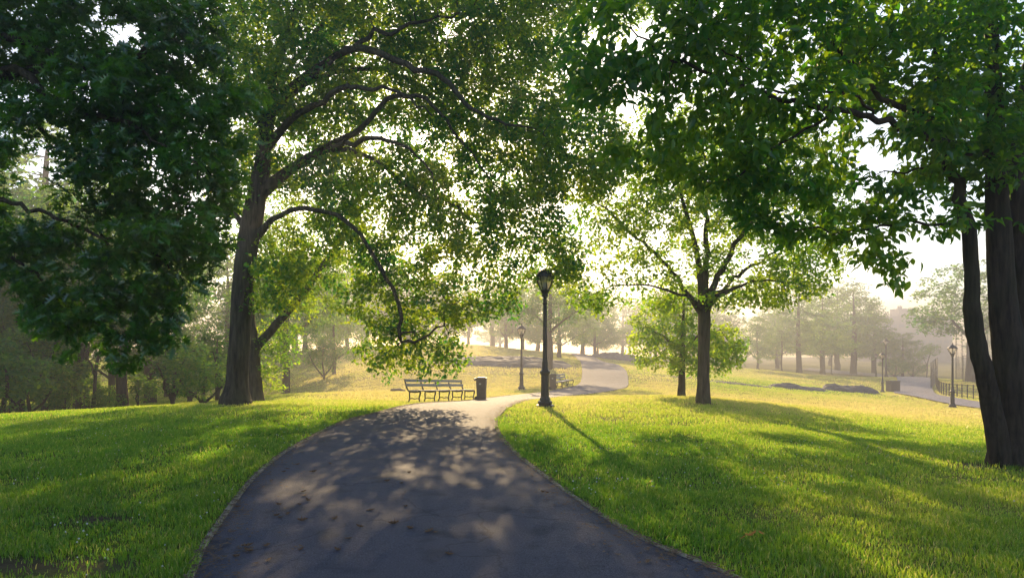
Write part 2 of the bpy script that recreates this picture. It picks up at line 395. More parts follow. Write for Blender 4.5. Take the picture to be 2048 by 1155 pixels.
for args in [(3.2, 8, 4600, 200000, .052, .0036, 2), (8, 15, 2100, 290000, .054, .0052, 2), (15, 27, 600, 260000, .058, .009, 1), (27, 52, 230, 380000, .06, .014, 1), (52, 105, 55, 420000, .08, .03, 1)]:
    x, y, cl, h, wd, segs = grass_zone(*args); n = len(x); z = gz(x, y)
    a = rng.uniform(0, 2 * np.pi, n); lean = rng.uniform(.1, .75, n) * h; la = rng.uniform(0, 2 * np.pi, n)
    sx, sy = np.cos(a) * wd, np.sin(a) * wd; lx, ly = np.cos(la) * lean, np.sin(la) * lean
    p = lambda ox, oy, oz: np.stack([x + ox, y + oy, z + oz], 1)
    if segs == 2:
        V = np.stack([p(-sx, -sy, -.01), p(sx, sy, -.01), p(.35*lx - sx*.8, .35*ly - sy*.8, h*.58), p(.35*lx + sx*.8, .35*ly + sy*.8, h*.58), p(lx, ly, h*.95)], 1)
        idx = np.array([0, 1, 3, 2, 2, 3, 4]); st = np.array([0, 4]); nv = 5
    else:
        V = np.stack([p(-sx, -sy, -.01), p(sx, sy, -.01), p(lx + sx*.4, ly + sy*.4, h*.95), p(lx - sx*.4, ly - sy*.4, h*.95)], 1)
        idx = np.array([0, 1, 2, 3]); st = np.array([0]); nv = 4
    dry_sun = np.clip(dry_sun_tint(x, y) * .9 + rng.normal(0, .15, n) + .07 + (rng.random(n) < .07) * .6, 0, 1)
    ZV.append(V.reshape(-1, 3)); ZT.append(np.repeat(dry_sun, nv))
    ZL.append((np.arange(n)[:, None] * nv + idx[None, :] + vb).ravel()); ZS.append((np.arange(n)[:, None] * len(idx) + st[None, :] + lb).ravel())
    vb += n * nv; lb += n * len(idx)
grass = np_mesh('grass', np.vstack(ZV), np.concatenate(ZL), np.concatenate(ZS), M_grass, attrs={'tint': np.concatenate(ZT)})
tag(grass, 'short dewy grass blades covering the park lawn', 'grass', kind='stuff')

# ------------------------------------------------------------------ trees
def leaf_tpl(kind):
    if kind == 'diamond':
        V = [(0, 0, 0), (-.27, .42, .09), (0, 1, -.05), (.27, .42, .09), (0, .5, 0)]; Fc = [(0, 4, 2, 1), (0, 3, 2, 4)]
    elif kind == 'ovate':
        V = [(0, 0, 0), (0, .35, 0), (0, .7, -.03), (0, 1.05, -.14), (-.2, .22, .07), (-.25, .5, .09), (-.13, .8, .02), (.2, .22, .07), (.25, .5, .09), (.13, .8, .02)]
        Fc = [(0, 1, 5, 4), (1, 2, 6, 5), (2, 3, 6), (0, 7, 8, 1), (1, 8, 9, 2), (2, 9, 3)]
    elif kind == 'oak':
        half = [(.05, .12), (.30, .16), (.11, .30), (.16, .36), (.50, .44), (.13, .52), (.14, .60), (.42, .76), (.10, .76), (.09, .84), (.20, 1.0), (.03, .95)]
        V = [(0, 0, 0), (0, 1.12, -.12)]; Fc = []
        for s in (-1, 1):
            b = len(V); V += [(s * x, y, abs(x) * .35 - .12 * y * y) for x, y in half]
            loop = [0] + [b + i for i in range(len(half))] + [1]
            Fc.append(tuple(loop if s > 0 else loop[::-1]))
    return np.array(V, float), Fc
def unit(a): return a / np.maximum(np.linalg.norm(a, axis=-1, keepdims=True), 1e-9)
def crown_mesh(name, pos, bdir, tpl, per, size, spread, droop, up, mat, parent, base, seed, tint_s=.8):
    r = np.random.default_rng(seed); n = len(pos) * per
    p = np.repeat(pos, per, 0); bd = np.repeat(bdir, per, 0)
    off = unit(r.normal(size=(n, 3))) * (r.random((n, 1)) ** .5) * spread; off[:, 2] *= .75
    p = p + off + np.array([0, 0, -.25 * droop * spread])
    d = unit(unit(r.normal(size=(n, 3)) * [1, 1, .35]) * .9 + bd * .45 + np.array([0, 0, -droop]) * r.uniform(.3, 1.3, (n, 1)))
    nn = unit(np.array([0, 0, up]) + r.normal(size=(n, 3)) * .55)
    nn = unit(nn - d * (nn * d).sum(-1, keepdims=True)); sd_ = np.cross(d, nn)
    s = size * r.uniform(.5, 1.35, (n, 1))
    V, Fc = leaf_tpl(tpl); nv = len(V)
    W = p[:, None, :] + s[:, None, :] * (V[None, :, 0:1] * sd_[:, None, :] + V[None, :, 1:2] * d[:, None, :] + V[None, :, 2:3] * nn[:, None, :])
    idx = np.concatenate([np.array(f) for f in Fc]); st = np.cumsum([0] + [len(f) for f in Fc[:-1]])
    loops = (np.arange(n)[:, None] * nv + idx[None, :]).ravel(); starts = (np.arange(n)[:, None] * len(idx) + st[None, :]).ravel()
    cl = np.array([noise.noise((a[0] * tint_s + seed, a[1] * tint_s, a[2] * tint_s)) for a in pos])
    t = np.clip(.45 + np.repeat(cl, per) * .6 + r.normal(0, .2, n), 0, 1)
    return np_mesh(name, W.reshape(-1, 3) - base, loops, starts, mat, parent, attrs={'tint': np.repeat(t, nv)})
def resample(path, step):
    path = np.asarray(path, float); seg = np.linalg.norm(np.diff(path[:, :3], axis=0), axis=1); n = max(2, int(seg.sum() / step) + 1)
    return smooth_line(path, n)
def grow_tree(paths, attr_pts, step, kill, seed, tip=.006, expo=2.5, grav=-.05, iters=70):
    """limbs given as (x,y,z,radius) lines, then branches grown towards the points that fill the crown"""
    r = np.random.default_rng(seed); pos = []; par = []; rm = []
    for k, pth in enumerate(paths):
        q = resample(pth, step)
        if k == 0: prev = -1
        else:
            prev = int(np.argmin(((np.array(pos) - q[0, :3]) ** 2).sum(1)))
        for j in range(len(q)):
            jit = r.normal(size=3) * step * ((.15 if q[j, 3] < .085 else .04) if k else .02)
            pos.append(q[j, :3] + (jit if j else 0)); par.append(prev); rm.append(max(q[j, 3], .004)); prev = len(pos) - 1
    pos = np.array(pos); par = list(par); A = np.asarray(attr_pts, float)
    near = np.zeros(len(A), int); nd = np.full(len(A), 1e9)
    def upd(P0, off):
        nonlocal near, nd
        for i in range(0, len(P0), 400):
            D = np.sqrt(((A[:, None, :] - P0[None, i:i + 400, :]) ** 2).sum(-1)); j = D.argmin(1); m = D[np.arange(len(A)), j]
            b = m < nd; nd = np.where(b, m, nd); near = np.where(b, j + i + off, near)
    upd(pos, 0); cc = {}
    for it in range(iters):
        k = (nd > kill) & np.array([cc.get(int(q), 0) < 4 for q in near], bool); A, near, nd = A[k], near[k], nd[k]
        if len(A) == 0: break
        u, inv = np.unique(near, return_inverse=True)
        acc = np.zeros((len(u), 3)); np.add.at(acc, inv, unit(A - pos[near]))
        d = unit(unit(acc) + r.normal(size=acc.shape) * .22 + np.array([0, 0, grav]))
        newp = pos[u] + d * step; off = len(pos)
        for q in u: cc[int(q)] = cc.get(int(q), 0) + 1
        pos = np.vstack([pos, newp]); par += list(u); rm += [0.0] * len(u)
        upd(newp, off)
    n = len(pos); par = np.array(par); acc = np.zeros(n); rad = np.zeros(n); rm = np.array(rm)
    for i in range(n - 1, -1, -1):
        rad[i] = max(acc[i] ** (1 / expo) if acc[i] > 0 else tip, tip, rm[i])
        if par[i] >= 0: acc[par[i]] += min(rad[i], .5) ** expo if rm[i] == 0 else rad[i] ** expo * .2
    for i in range(n):
        if rm[i] > 0: rad[i] = rm[i]
        elif par[i] >= 0: rad[i] = min(rad[i], rad[par[i]] * .8)
    return pos, par, np.maximum(rad, tip * .6)
def wood_mesh(name, pos, par, rad, mat, parent, base, rmin=0.0, seed=0):
    n = len(pos); ch = [[] for _ in range(n)]
    for i in range(n):
        if par[i] >= 0: ch[par[i]].append(i)
    starts = [(0, -1)]; V = []; L = []; S = []; lb = 0
    while starts:
        i, p = starts.pop()
        chain = ([p] if p >= 0 else []) + [i]
        while ch[i]:
            c = sorted(ch[i], key=lambda k: -rad[k])
            for o in c[1:]: starts.append((o, i))
            i = c[0]; chain.append(i)
        rr = [rad[k] for k in chain]
        if p >= 0: rr[0] = min(rr[0], rr[1] * 1.25)
        if max(rr) < rmin or len(chain) < 2: continue
        m = 14 if rr[0] > .12 else (7 if rr[0] > .03 else 4)
        ref = None; b = len(V)
        for j, k in enumerate(chain):
            a = pos[chain[max(j - 1, 0)]]; c2 = pos[chain[min(j + 1, len(chain) - 1)]]
            t = Vector(c2 - a).normalized()
            if ref is None: ref = t.orthogonal().normalized()
            ref = ref - t * ref.dot(t)
            ref = ref.normalized() if ref.length > 1e-6 else t.orthogonal().normalized()
            bi = t.cross(ref); q = Vector(pos[k] - base)
            for s in range(m):
                an = 2 * math.pi * s / m
                v = ref * math.cos(an) + bi * math.sin(an)
                w_ = rr[j]
                if w_ > .06: w_ *= 1 + .16 * noise.noise((v.x * 1.6 + seed, v.y * 1.6, q.z * .55 + v.z)) + .05 * noise.noise((v.x * 5, v.y * 5 + seed, q.z * 1.2))
                V.append(q + v * w_)
        for j in range(len(chain) - 1):
            for s in range(m):
                L += [b + j * m + s, b + j * m + (s + 1) % m, b + (j + 1) * m + (s + 1) % m, b + (j + 1) * m + s]; S.append(lb); lb += 4
        L += [b + (len(chain) - 1) * m + s for s in range(m)]; S.append(lb); lb += m
    return np_mesh(name, np.array([tuple(v) for v in V]), L, S, mat, parent, smooth=True)
def blob_pts(blobs, seed, gap=.0, fr=.55, mul=2.2):
    """points in ellipsoids given as (px, py, depth, rx px, ry px, r depth, count)"""
    r = np.random.default_rng(seed); out = []
    for px, py, d, rx, ry, rd, n in blobs:
        n = int(n * mul); u = unit(r.normal(size=(n, 3))) * (r.random((n, 1)) ** .42)
        for a in u:
            q = P(px, py, d) + np.array((a[0] * rx / F * d, a[2] * rd, a[1] * ry / F * d))
            if noise.noise((q[0] * fr + seed, q[1] * fr, q[2] * fr * 1.4)) > gap - .35: out.append(q)
    return np.array(out)
def pth(*pts):
    """limb as (px, py, depth, radius m)"""
    return [(*P(px, py, d), r) for px, py, d, r in pts]
def tree(name, label, cat, paths, pts, step, kill, seed, bark, leaf, tpl, per, size, spread, droop, up, group=None, rleaf=.014, grav=-.05, tip=.006, rmin=0.0):
    base = np.array(paths[0][0][:3]); base[2] = g1(base[0], base[1])
    root = empty(name, base, label, cat, group)
    pos, par, rad = grow_tree(paths, pts, step, kill, seed, tip=tip, grav=grav)
    wood_mesh('trunk', pos, par, rad, bark, root, base, rmin, seed)
    k = np.where((rad < rleaf) & (par >= 0))[0]
    bd = unit(pos[k] - pos[par[k]])
    crown_mesh('crown', pos[k], bd, tpl, per, size, spread, droop, up, leaf, root, base, seed)
    print(name, 'nodes', len(pos), 'leafy', len(k), 'leaves', len(k) * per)
    return root
def root_pt(px, d, r, dz=-.15):
    q = at(px, d); return (q[0], q[1], q[2] + dz, r)

# the big tree left of the path
dB = 21.0
pB = [[root_pt(472, dB, .4025), root_pt(472, dB, .46, .09288)] + pth((474, 770, dB, .3251), (478, 700, dB, .3173), (484, 600, dB, .3096), (492, 520, dB, .3251), (504, 440, dB, .3251), (515, 380, dB, .2632), (528, 300, dB, .2245), (542, 200, dB, .1703), (565, 100, dB, .1238), (600, 0, dB, .09288), (640, -90, dB, .05418)),
      pth((536, 240, dB, .1472), (560, 200, 20.8, .1178), (591, 166, 20.5, .103), (650, 126, 20, .09568), (713, 97, 19.6, .09568), (762, 108, 19.4, .08832), (812, 130, 19.2, .08096), (875, 153, 19, .0736), (911, 180, 18.8, .06624), (942, 220, 18.6, .0552), (1010, 243, 18.4, .0368), (1068, 252, 18.3, .0184)),
      pth((548, 225, 20.9, .1178), (600, 175, 21.4, .08832), (650, 153, 21.8, .08096), (695, 140, 22, .08096), (767, 140, 22, .0736), (812, 157, 22, .0736), (857, 184, 21.8, .0736), (888, 216, 21.5, .06624), (942, 243, 21.2, .05152), (1010, 261, 21, .0368), (1090, 300, 20.8, .01472)),
      pth((538, 290, dB, .1472), (580, 240, 20, .103), (650, 198, 19.2, .08096), (686, 180, 18.9, .0736), (731, 173, 18.6, .05888), (800, 185, 18.2, .0368), (860, 230, 18, .02208)),
      pth((518, 390, dB, .2208), (580, 340, 21, .1472), (645, 300, 20.8, .1251), (713, 261, 20.5, .08096), (767, 207, 20.2, .0736), (798, 191, 20, .06624), (857, 202, 19.8, .0552), (920, 279, 19.5, .0368), (980, 350, 19.2, .0184)),
      pth((645, 301, 20.8, .09568), (695, 288, 20.2, .08096), (753, 279, 19.8, .06624), (812, 301, 19.4, .04416), (870, 350, 19.1, .02208)),
      pth((660, 296, 20.8, .08832), (731, 310, 21, .06256), (785, 346, 21, .05888), (830, 382, 21, .0552), (902, 407, 21, .05152), (938, 436, 21, .04416), (987, 463, 21, .03312), (1046, 481, 21, .0184), (1100, 500, 21, .008832)),
      pth((506, 480, dB, .1613), (545, 445, 20.7, .0864), (610, 415, 20.3, .06912), (695, 441, 19.8, .06048), (726, 477, 19.6, .0576), (753, 520, 19.5, .0576), (770, 555, 19.4, .0576), (790, 580, 19.4, .05472), (800, 610, 19.4, .0576), (803, 650, 19.4, .0576), (806, 680, 19.4, .04896), (830, 683, 19.4, .04032), (850, 668, 19.4, .03456), (880, 657, 19.4, .0288), (888, 630, 19.4, .02016), (897, 612, 19.4, .01152)),
      pth((806, 664, 19.4, .0288), (822, 660, 19.4, .02592), (836, 664, 19.4, .02592), (838, 676, 19.4, .02304)),
      pth((500, 470, dB, .184), (480, 440, 21.2, .08832), (455, 410, 21.5, .05888), (440, 350, 21.8, .02944)),
      pth((533, 270, dB, .1472), (500, 180, 21.5, .08832), (492, 90, 21.8, .06624), (480, 0, 22, .0368)),
      pth((545, 190, dB, .1178), (600, 110, 21.5, .0736), (650, 40, 22, .05888), (720, -40, 22, .0368)),
      pth((560, 210, dB, .1178), (640, 140, 20, .0736), (740, 75, 19.5, .06624), (830, 50, 19.2, .04416), (950, 20, 19, .02208))]
bB = [(560,120,21,160,150,3,330),(740,60,21.6,220,110,2.6,400),(990,60,21,190,100,3.2,340),(820,170,21.7,250,90,2.1,380),(1030,200,21.3,190,110,2.2,340),(1150,290,20,110,120,2.2,240),(950,330,21.2,190,110,2.2,290),
      (700,360,22,180,110,2.0,250),(610,280,22,140,110,2.0,240),(820,380,21.2,120,80,1.8,120),(1070,420,20.2,110,90,2.0,180),(1110,520,20.5,70,60,1.4,70),
      (570,540,20.4,60,80,1.4,70),(1000,-80,20,480,80,5,420),(560,-60,21,250,100,3.5,260),(470,330,21.5,60,120,1.6,110)]
bB2 = [(820,500,21.2,140,100,1.5,230),(950,490,20.2,120,90,1.8,200),(800,685,20.6,100,62,.9,230),(880,715,19.8,60,34,.8,90),(740,640,20.7,65,60,.9,110),(925,600,20.2,115,65,1.3,200),(720,540,21,80,80,1.2,100),(860,640,20.5,80,55,1.0,140),(780,590,21,80,80,1.0,130),(1010,560,20.4,60,60,1.2,90),(690,470,21.2,80,70,1.2,80)]
tree('broad_tree', 'big tree left of the path with thick dark trunk and a hooked hanging limb', 'tree', pB, np.vstack([blob_pts(bB, 1, .21, .8, 4.8), blob_pts(bB2, 9, .36, 1.1, 3.4)]), .27, .3, 11, M_bark, M_leaf_main, 'diamond', 25, .145, .34, .6, .8, rleaf=.016, grav=-.08)

# the near oak whose branches hang into the picture on the left
dA = 9.5
tA = at(-330, dA)
pA = [[(tA[0], tA[1], tA[2] - .15, .42), (tA[0], tA[1], .6, .34), (tA[0] + .05, tA[1], 2.5, .31), (tA[0] + .1, tA[1], 4.6, .27), (tA[0] + .05, tA[1] + .1, 6.5, .2), (tA[0], tA[1], 8.4, .1)],
      pth((-320, 190, dA, .15), (-150, 165, dA, .11), (0, 147, dA, .075), (56, 139, dA, .068), (130, 130, dA, .06), (190, 134, dA, .055), (242, 121, dA, .05), (286, 104, dA, .042), (303, 69, dA, .03), (359, 35, dA, .016)),
      pth((-320, 60, dA, .12), (-120, 60, 9.2, .09), (26, 78, 9.2, .05), (87, 100, 9.3, .045), (165, 126, 9.3, .035)),
      pth((-60, 158, dA, .09), (43, 143, 9.3, .06), (100, 195, 9.2, .045), (165, 225, 9.1, .038), (260, 247, 9.0, .028), (303, 277, 9, .018), (400, 330, 9, .01)),
      pth((-325, 380, dA, .13), (-140, 385, dA, .08), (0, 398, dA, .035), (56, 416, dA, .03), (113, 437, dA, .027), (173, 459, dA, .024), (234, 485, dA, .02), (294, 494, dA, .014), (350, 540, dA, .008)),
      pth((-100, 170, dA, .08), (60, 240, 9.8, .04), (160, 330, 9.8, .026), (190, 420, 9.8, .022), (220, 510, 9.8, .017), (250, 590, 9.7, .012)),
      pth((-140, 385, 9.4, .06), (-20, 480, 9.2, .03), (60, 540, 9.2, .022), (130, 610, 9.2, .014))]
bA = [(110,70,9.5,180,90,1.3,240),(330,80,9.5,130,100,1.3,200),(90,210,9.5,120,70,1.1,130),(290,220,9.5,170,100,1.3,260),(420,240,9.6,75,100,.9,130),(395,360,9.5,80,80,.9,130),(260,350,9.5,110,80,1.1,160),(340,460,9.5,115,70,1,150),
      (230,560,9.5,120,90,.9,190),(150,640,9.5,65,85,.7,90),(290,640,9.5,75,45,.6,60),(50,480,9.5,80,50,.9,70),(70,570,9.4,70,50,.7,60),(475,180,9.6,45,70,.7,60),(0,60,9.5,120,120,1.4,100),(-120,350,9.6,100,260,1.2,150),(20,300,9.5,30,30,.5,16),(410,560,9.5,40,35,.5,24),(120,-70,9.5,320,60,1.5,120),(250,720,9.5,35,35,.4,14),(335,680,9.5,30,18,.3,10)]
tree('oak_tree', 'near dark oak with glossy lobed leaves hanging in from the left edge', 'tree', pA, blob_pts(bA, 2, .36, 1.5, 3.4), .13, .16, 12, M_bark, M_leaf_oak, 'oak', 11, .135, .17, .45, .8, rleaf=.0085, grav=-.1, tip=.0028)

# the near tree on the right with three stems
bE = G(2010, 930); dE = float(bE[1])
pE = [[root_pt(2025, dE, .364), root_pt(2026, dE, .33, .091)] + pth((2028, 870, dE, .2639), (2028, 800, dE, .2366), (2016, 700, dE, .2138), (2004, 600, dE, .1775), (1999, 500, dE, .1638), (1994, 390, dE, .1502), (1990, 250, dE, .1274), (1985, 100, dE, .091), (1980, -80, dE, .0455)),
      [root_pt(2006, dE - .1, .1565)] + pth((1997, 880, dE - .15, .1487), (1985, 820, dE - .15, .137), (1972, 755, dE - .2, .1252), (1955, 690, dE - .2, .1174), (1945, 640, dE - .2, .1174), (1943, 580, dE - .2, .09787), (1941, 500, dE - .2, .09391), (1934, 440, dE - .2, .09004), (1911, 370, dE - .2, .07826), (1895, 310, dE - .2, .07043), (1882, 200, dE - .2, .0587), (1872, 90, dE - .2, .03913), (1865, -60, dE, .01956)),
      pth((2045, 780, dE + .25, .182), (2048, 700, dE + .3, .1547), (2044, 600, dE + .3, .1502), (2038, 500, dE + .3, .1456), (2030, 390, dE + .3, .1319), (2040, 250, dE + .3, .1092), (2070, 80, dE + .3, .0728), (2090, -80, dE + .3, .0364)),
      pth((1990, 300, dE, .1001), (1900, 285, 9.6, .0546), (1830, 265, 9.2, .0455), (1760, 243, 8.9, .04186), (1724, 230, 8.8, .03913), (1670, 220, 8.7, .0364), (1607, 207, 8.6, .03276), (1540, 190, 8.5, .03003), (1472, 169, 8.4, .0273), (1423, 151, 8.3, .02366), (1373, 128, 8.2, .01911), (1315, 108, 8.1, .01456), (1261, 58, 8, .0091)),
      pth((1885, 240, dE - .2, .0637), (1820, 225, 9.4, .0455), (1765, 193, 9.2, .0364), (1711, 140, 9, .03458), (1688, 108, 9, .03094), (1643, 72, 9, .02548), (1616, 36, 9, .0182), (1590, -20, 9, .0091)),
      pth((1680, 222, 8.7, .0273), (1661, 230, 8.7, .02002), (1585, 275, 8.7, .01729), (1517, 324, 8.7, .01365), (1440, 370, 8.7, .00728)),
      pth((1925, 420, dE - .2, .0546), (1900, 450, 9.7, .02548), (1832, 445, 9.5, .02002), (1765, 457, 9.4, .01729), (1688, 463, 9.3, .01456), (1621, 459, 9.2, .01183), (1562, 457, 9.1, .00728)),
      pth((1900, 320, dE - .2, .0546), (1882, 318, 9.7, .02275), (1832, 338, 9.6, .01638), (1770, 345, 9.5, .0091)),
      pth((1760, 243, 8.9, .02275), (1700, 190, 8.6, .0182), (1560, 180, 8.2, .01547), (1500, 140, 8, .01092), (1400, 60, 7.8, .00728))]
kE = dE / 10.0
bEl = [(1940,130,10,140,140,1.7,340),(1800,90,9.8,150,110,1.6,300),(1810,250,9.5,120,100,1.3,220),(1950,300,10,110,80,1.5,190),(1890,460,9.8,75,45,1,44),(2060,400,10.4,45,130,.8,50),(1650,70,9,160,100,1.3,240),(1500,50,8.6,160,90,1.3,220),
       (1350,70,8.2,150,100,1.2,200),(1215,120,8.1,100,95,1.0,120),(1400,190,8.5,170,85,1.1,210),(1560,210,8.6,150,85,1.1,200),(1290,290,8.6,85,60,.8,70),(1440,320,8.8,150,65,1,150),(1560,390,9,120,65,1,120),(1660,455,9.3,110,32,.7,60),(1770,505,9.6,75,26,.5,26),(1790,575,9.6,22,16,.3,5),
       (1480,-70,8.8,380,60,1.6,200),(1900,-80,10,200,90,1.8,160),(1700,350,9.3,70,45,.9,50),(1960,400,9.9,30,40,.8,10),(1640,510,9.3,55,20,.4,12),(1800,395,9.6,90,45,.8,55),(1860,330,9.8,60,40,.8,24),(1720,420,9.4,60,30,.6,24)]
tree('right_tree', 'near dark tree with three stems from one base at the right edge', 'tree', pE, blob_pts(bEl, 3, .34, 1.4, 2.5), .14, .17, 13, M_bark_smooth, M_leaf_right, 'ovate', 10, .13, .17, .75, .75, rleaf=.0085, grav=-.02, tip=.0028)

# the vase-shaped tree right of the lamp
dD = 21.5
pD = [[root_pt(1407, dD, .264), root_pt(1407, dD, .25, .1056)] + pth((1407, 760, dD, .1892), (1408, 690, dD, .1848), (1408, 625, dD, .1936), (1402, 560, dD, .1144), (1388, 480, dD, .0792), (1365, 400, dD, .0528), (1340, 300, dD, .0264)),
      pth((1408, 625, dD, .176), (1411, 540, 21.4, .0968), (1413, 450, 21.3, .0704), (1416, 380, 21.3, .0528), (1402, 290, 21.2, .0264)),
      pth((1410, 620, dD, .176), (1432, 560, 21.2, .0968), (1470, 490, 21, .0704), (1520, 420, 20.8, .0484), (1580, 350, 20.6, .022)),
      pth((1404, 625, dD, .1408), (1380, 595, 21.8, .0792), (1340, 540, 22, .066), (1290, 490, 22, .0528), (1232, 440, 22, .0352), (1190, 400, 22, .0176)),
      pth((1412, 615, dD, .1408), (1442, 580, 21.7, .0748), (1490, 540, 22, .0528), (1560, 500, 22.2, .0352), (1625, 480, 22.3, .01584)),
      pth((1402, 620, dD, .1056), (1380, 598, 21, .0528), (1330, 580, 20.6, .0352), (1240, 568, 20.3, .0176)),
      pth((1418, 600, dD, .1056), (1480, 570, 21, .044), (1550, 560, 20.8, .0264), (1600, 570, 20.6, .01056))]
bD = [(1400,400,21.5,190,90,3,300),(1400,300,21.5,230,100,3.2,300),(1560,430,21.5,130,80,2.6,220),(1560,330,21.5,150,80,2.5,150),(1250,400,22,120,70,2.4,150),(1560,560,21.3,100,55,1.8,170),(1630,505,22,70,55,1.6,80)]
bD2 = [(1250,490,21.8,140,70,1.8,150),(1200,575,21,95,50,1.3,130),(1480,580,21,80,40,1.2,90),(1330,590,21.3,80,40,1.2,110),(1290,540,21.3,90,40,1.4,90),(1420,520,21.5,100,40,1.6,90)]
tree('vase_tree', 'slim trunked tree with branches fanning upward on the lawn right of the lamp post', 'tree', pD, np.vstack([blob_pts(bD, 4, .24, .95, 3.8), blob_pts(bD2, 19, .43, 1.0, 3.6)]), .25, .29, 14, M_bark, M_leaf_mid, 'diamond', 19, .14, .32, .6, .9, rleaf=.015, grav=-.03)
dF = 26.5
pF = [[root_pt(1363, dF, .17)] + pth((1363, 760, dF, .13), (1364, 700, dF, .11), (1366, 650, dF, .07), (1368, 590, dF, .04)), pth((1364, 705, dF, .08), (1400, 670, dF, .04), (1440, 660, dF, .02)), pth((1364, 700, dF, .08), (1320, 670, dF, .04), (1290, 650, dF, .02))]
bF = [(1385,690,26.5,105,62,1.9,210),(1330,645,26.5,85,50,1.6,120),(1292,700,26.5,35,40,1,50),(1450,695,26.5,45,55,1.2,80),(1380,600,26.5,60,40,1.5,60)]
tree('small_tree', 'small bushy tree with bright green low crown behind the vase shaped tree', 'tree', pF, blob_pts(bF, 5, .0, .8), .25, .3, 15, M_bark, M_leaf_mid, 'diamond', 24, .14, .3, .6, .9, rleaf=.015)
dC = 28.0
pC = [[root_pt(512, dC, .40)] + pth((510, 770, dC, .32), (506, 730, dC, .31), (505, 690, dC, .28), (500, 620, dC, .17), (503, 500, dC, .13), (515, 400, dC, .06)),
      pth((507, 700, dC, .22), (525, 680, dC, .19), (560, 640, dC, .17), (600, 592, dC, .155), (640, 540, dC, .13), (680, 480, dC, .09), (720, 420, dC, .05))]
bC = [(600,560,29,85,85,2.2,150),(558,690,28.5,45,85,1.3,110),(540,460,29.5,120,100,2.6,150),(690,545,29.5,70,80,2,90),(650,470,29.5,150,90,2.6,130)]
tree('leaning_limb_tree', 'hazy brown trunk close behind the big tree with one straight limb leaning right', 'tree', pC, blob_pts(bC, 6, .03, .7), .28, .34, 16, M_bark, M_leaf_mid, 'diamond', 22, .14, .34, .5, .9, rleaf=.015)

# farther trees: one built of each kind, the rest copied
def ell(c, r, n, seed):
    n = int(n * 1.7); g = np.random.default_rng(seed); u = unit(g.normal(size=(n, 3))) * (g.random((n, 1)) ** .42); q = u * r + c
    return q[[noise.noise((a[0] * .5 + seed, a[1] * .5, a[2] * .6)) > -.22 for a in q]]
protos = {}
def proto(key, name, paths, pts, step, leaf, per, size, spread, seed, rmin=.018, bark=None):
    root = empty(name, (0, 0, 0), None, None)
    pos, par, rad = grow_tree(paths, pts, step, step * 1.25, seed, tip=.012)
    wood_mesh('trunk', pos, par, rad, bark or M_bark_far, root, np.zeros(3), rmin, seed)
    k = np.where((rad < .035) & (par >= 0))[0]
    crown_mesh('crown', pos[k], unit(pos[k] - pos[par[k]]), 'diamond', per, size, spread, .5, .9, leaf, root, np.zeros(3), seed, .45)
    protos[key] = [root, False]; print('proto', key, len(k) * per)
proto('clear', 'woodland_tree', [[(0, 0, -.4, .42), (0, 0, .3, .32), (.08, 0, 2, .27), (-.1, .1, 4, .23), (.1, 0, 6.5, .17), (0, 0, 10, .06)], [(0, 0, 3.6, .15), (1.4, .3, 5, .09), (3, .4, 6, .04)], [(0, 0, 4, .15), (-1.5, -.3, 5.6, .09), (-3, .2, 6.6, .04)]],
      np.vstack([ell((0, 0, 8.2), (3.6, 3.6, 3.2), 420, 1), ell((2.6, .5, 6.2), (2.3, 2.3, 1.7), 150, 2), ell((-2.6, -.6, 6.4), (2.3, 2.3, 1.8), 150, 3), ell((.4, 2, 5.6), (2, 2, 1.4), 90, 4), ell((-.6, -2.2, 5.4), (2, 2, 1.4), 90, 5)]), .55, M_leaf_wood, 24, .25, .5, 31)
proto('low', 'bushy_tree', [[(0, 0, -.4, .34), (0, 0, .4, .25), (.1, 0, 2, .2), (-.1, .1, 5, .14), (0, 0, 9, .04)], [(0, 0, 1.6, .12), (1.5, .3, 2.8, .06), (3, .3, 3.6, .03)], [(0, 0, 1.9, .12), (-1.6, -.4, 3, .06), (-3, 0, 4, .03)]],
      np.vstack([ell((0, 0, 7), (3.4, 3.4, 3.4), 400, 11), ell((2.3, .3, 4), (2.5, 2.3, 2.2), 220, 12), ell((-2.4, -.3, 4.2), (2.4, 2.3, 2.2), 220, 13), ell((0, -2, 3.2), (2.4, 2, 1.6), 140, 14)]), .55, M_leaf_far, 24, .25, .5, 32)
proto('tall', 'tall_tree', [[(0, 0, -.4, .40), (0, 0, .4, .3), (.05, 0, 3, .25), (0, .1, 7, .16), (0, 0, 10, .07), (0, 0, 12, .02)]],
      np.vstack([ell((0, 0, 4.4), (3.6, 3.6, 1.7), 280, 21), ell((0, 0, 7.2), (3.0, 3.0, 1.9), 260, 22), ell((0, 0, 10), (2.1, 2.1, 1.9), 170, 23), ell((0, 0, 12.4), (1.1, 1.1, 1.6), 70, 24)]), .55, M_leaf_far, 24, .25, .5, 33)
proto('shrub', 'leafy_shrub', [[(0, 0, -.2, .08), (0, 0, .3, .06), (.1, 0, 1, .04), (0, 0, 1.8, .015)], [(0, 0, .1, .05), (.6, .2, .8, .03), (1, .2, 1.4, .015)], [(0, 0, .1, .05), (-.6, -.1, .9, .03), (-1, 0, 1.5, .015)]],
      np.vstack([ell((0, 0, 1.35), (1.3, 1.2, .85), 170, 41), ell((.8, 0, .8), (.9, .9, .6), 70, 42), ell((-.8, 0, .8), (.9, .9, .6), 70, 43)]), .28, M_leaf_wood, 34, .13, .30, 34, rmin=.022)
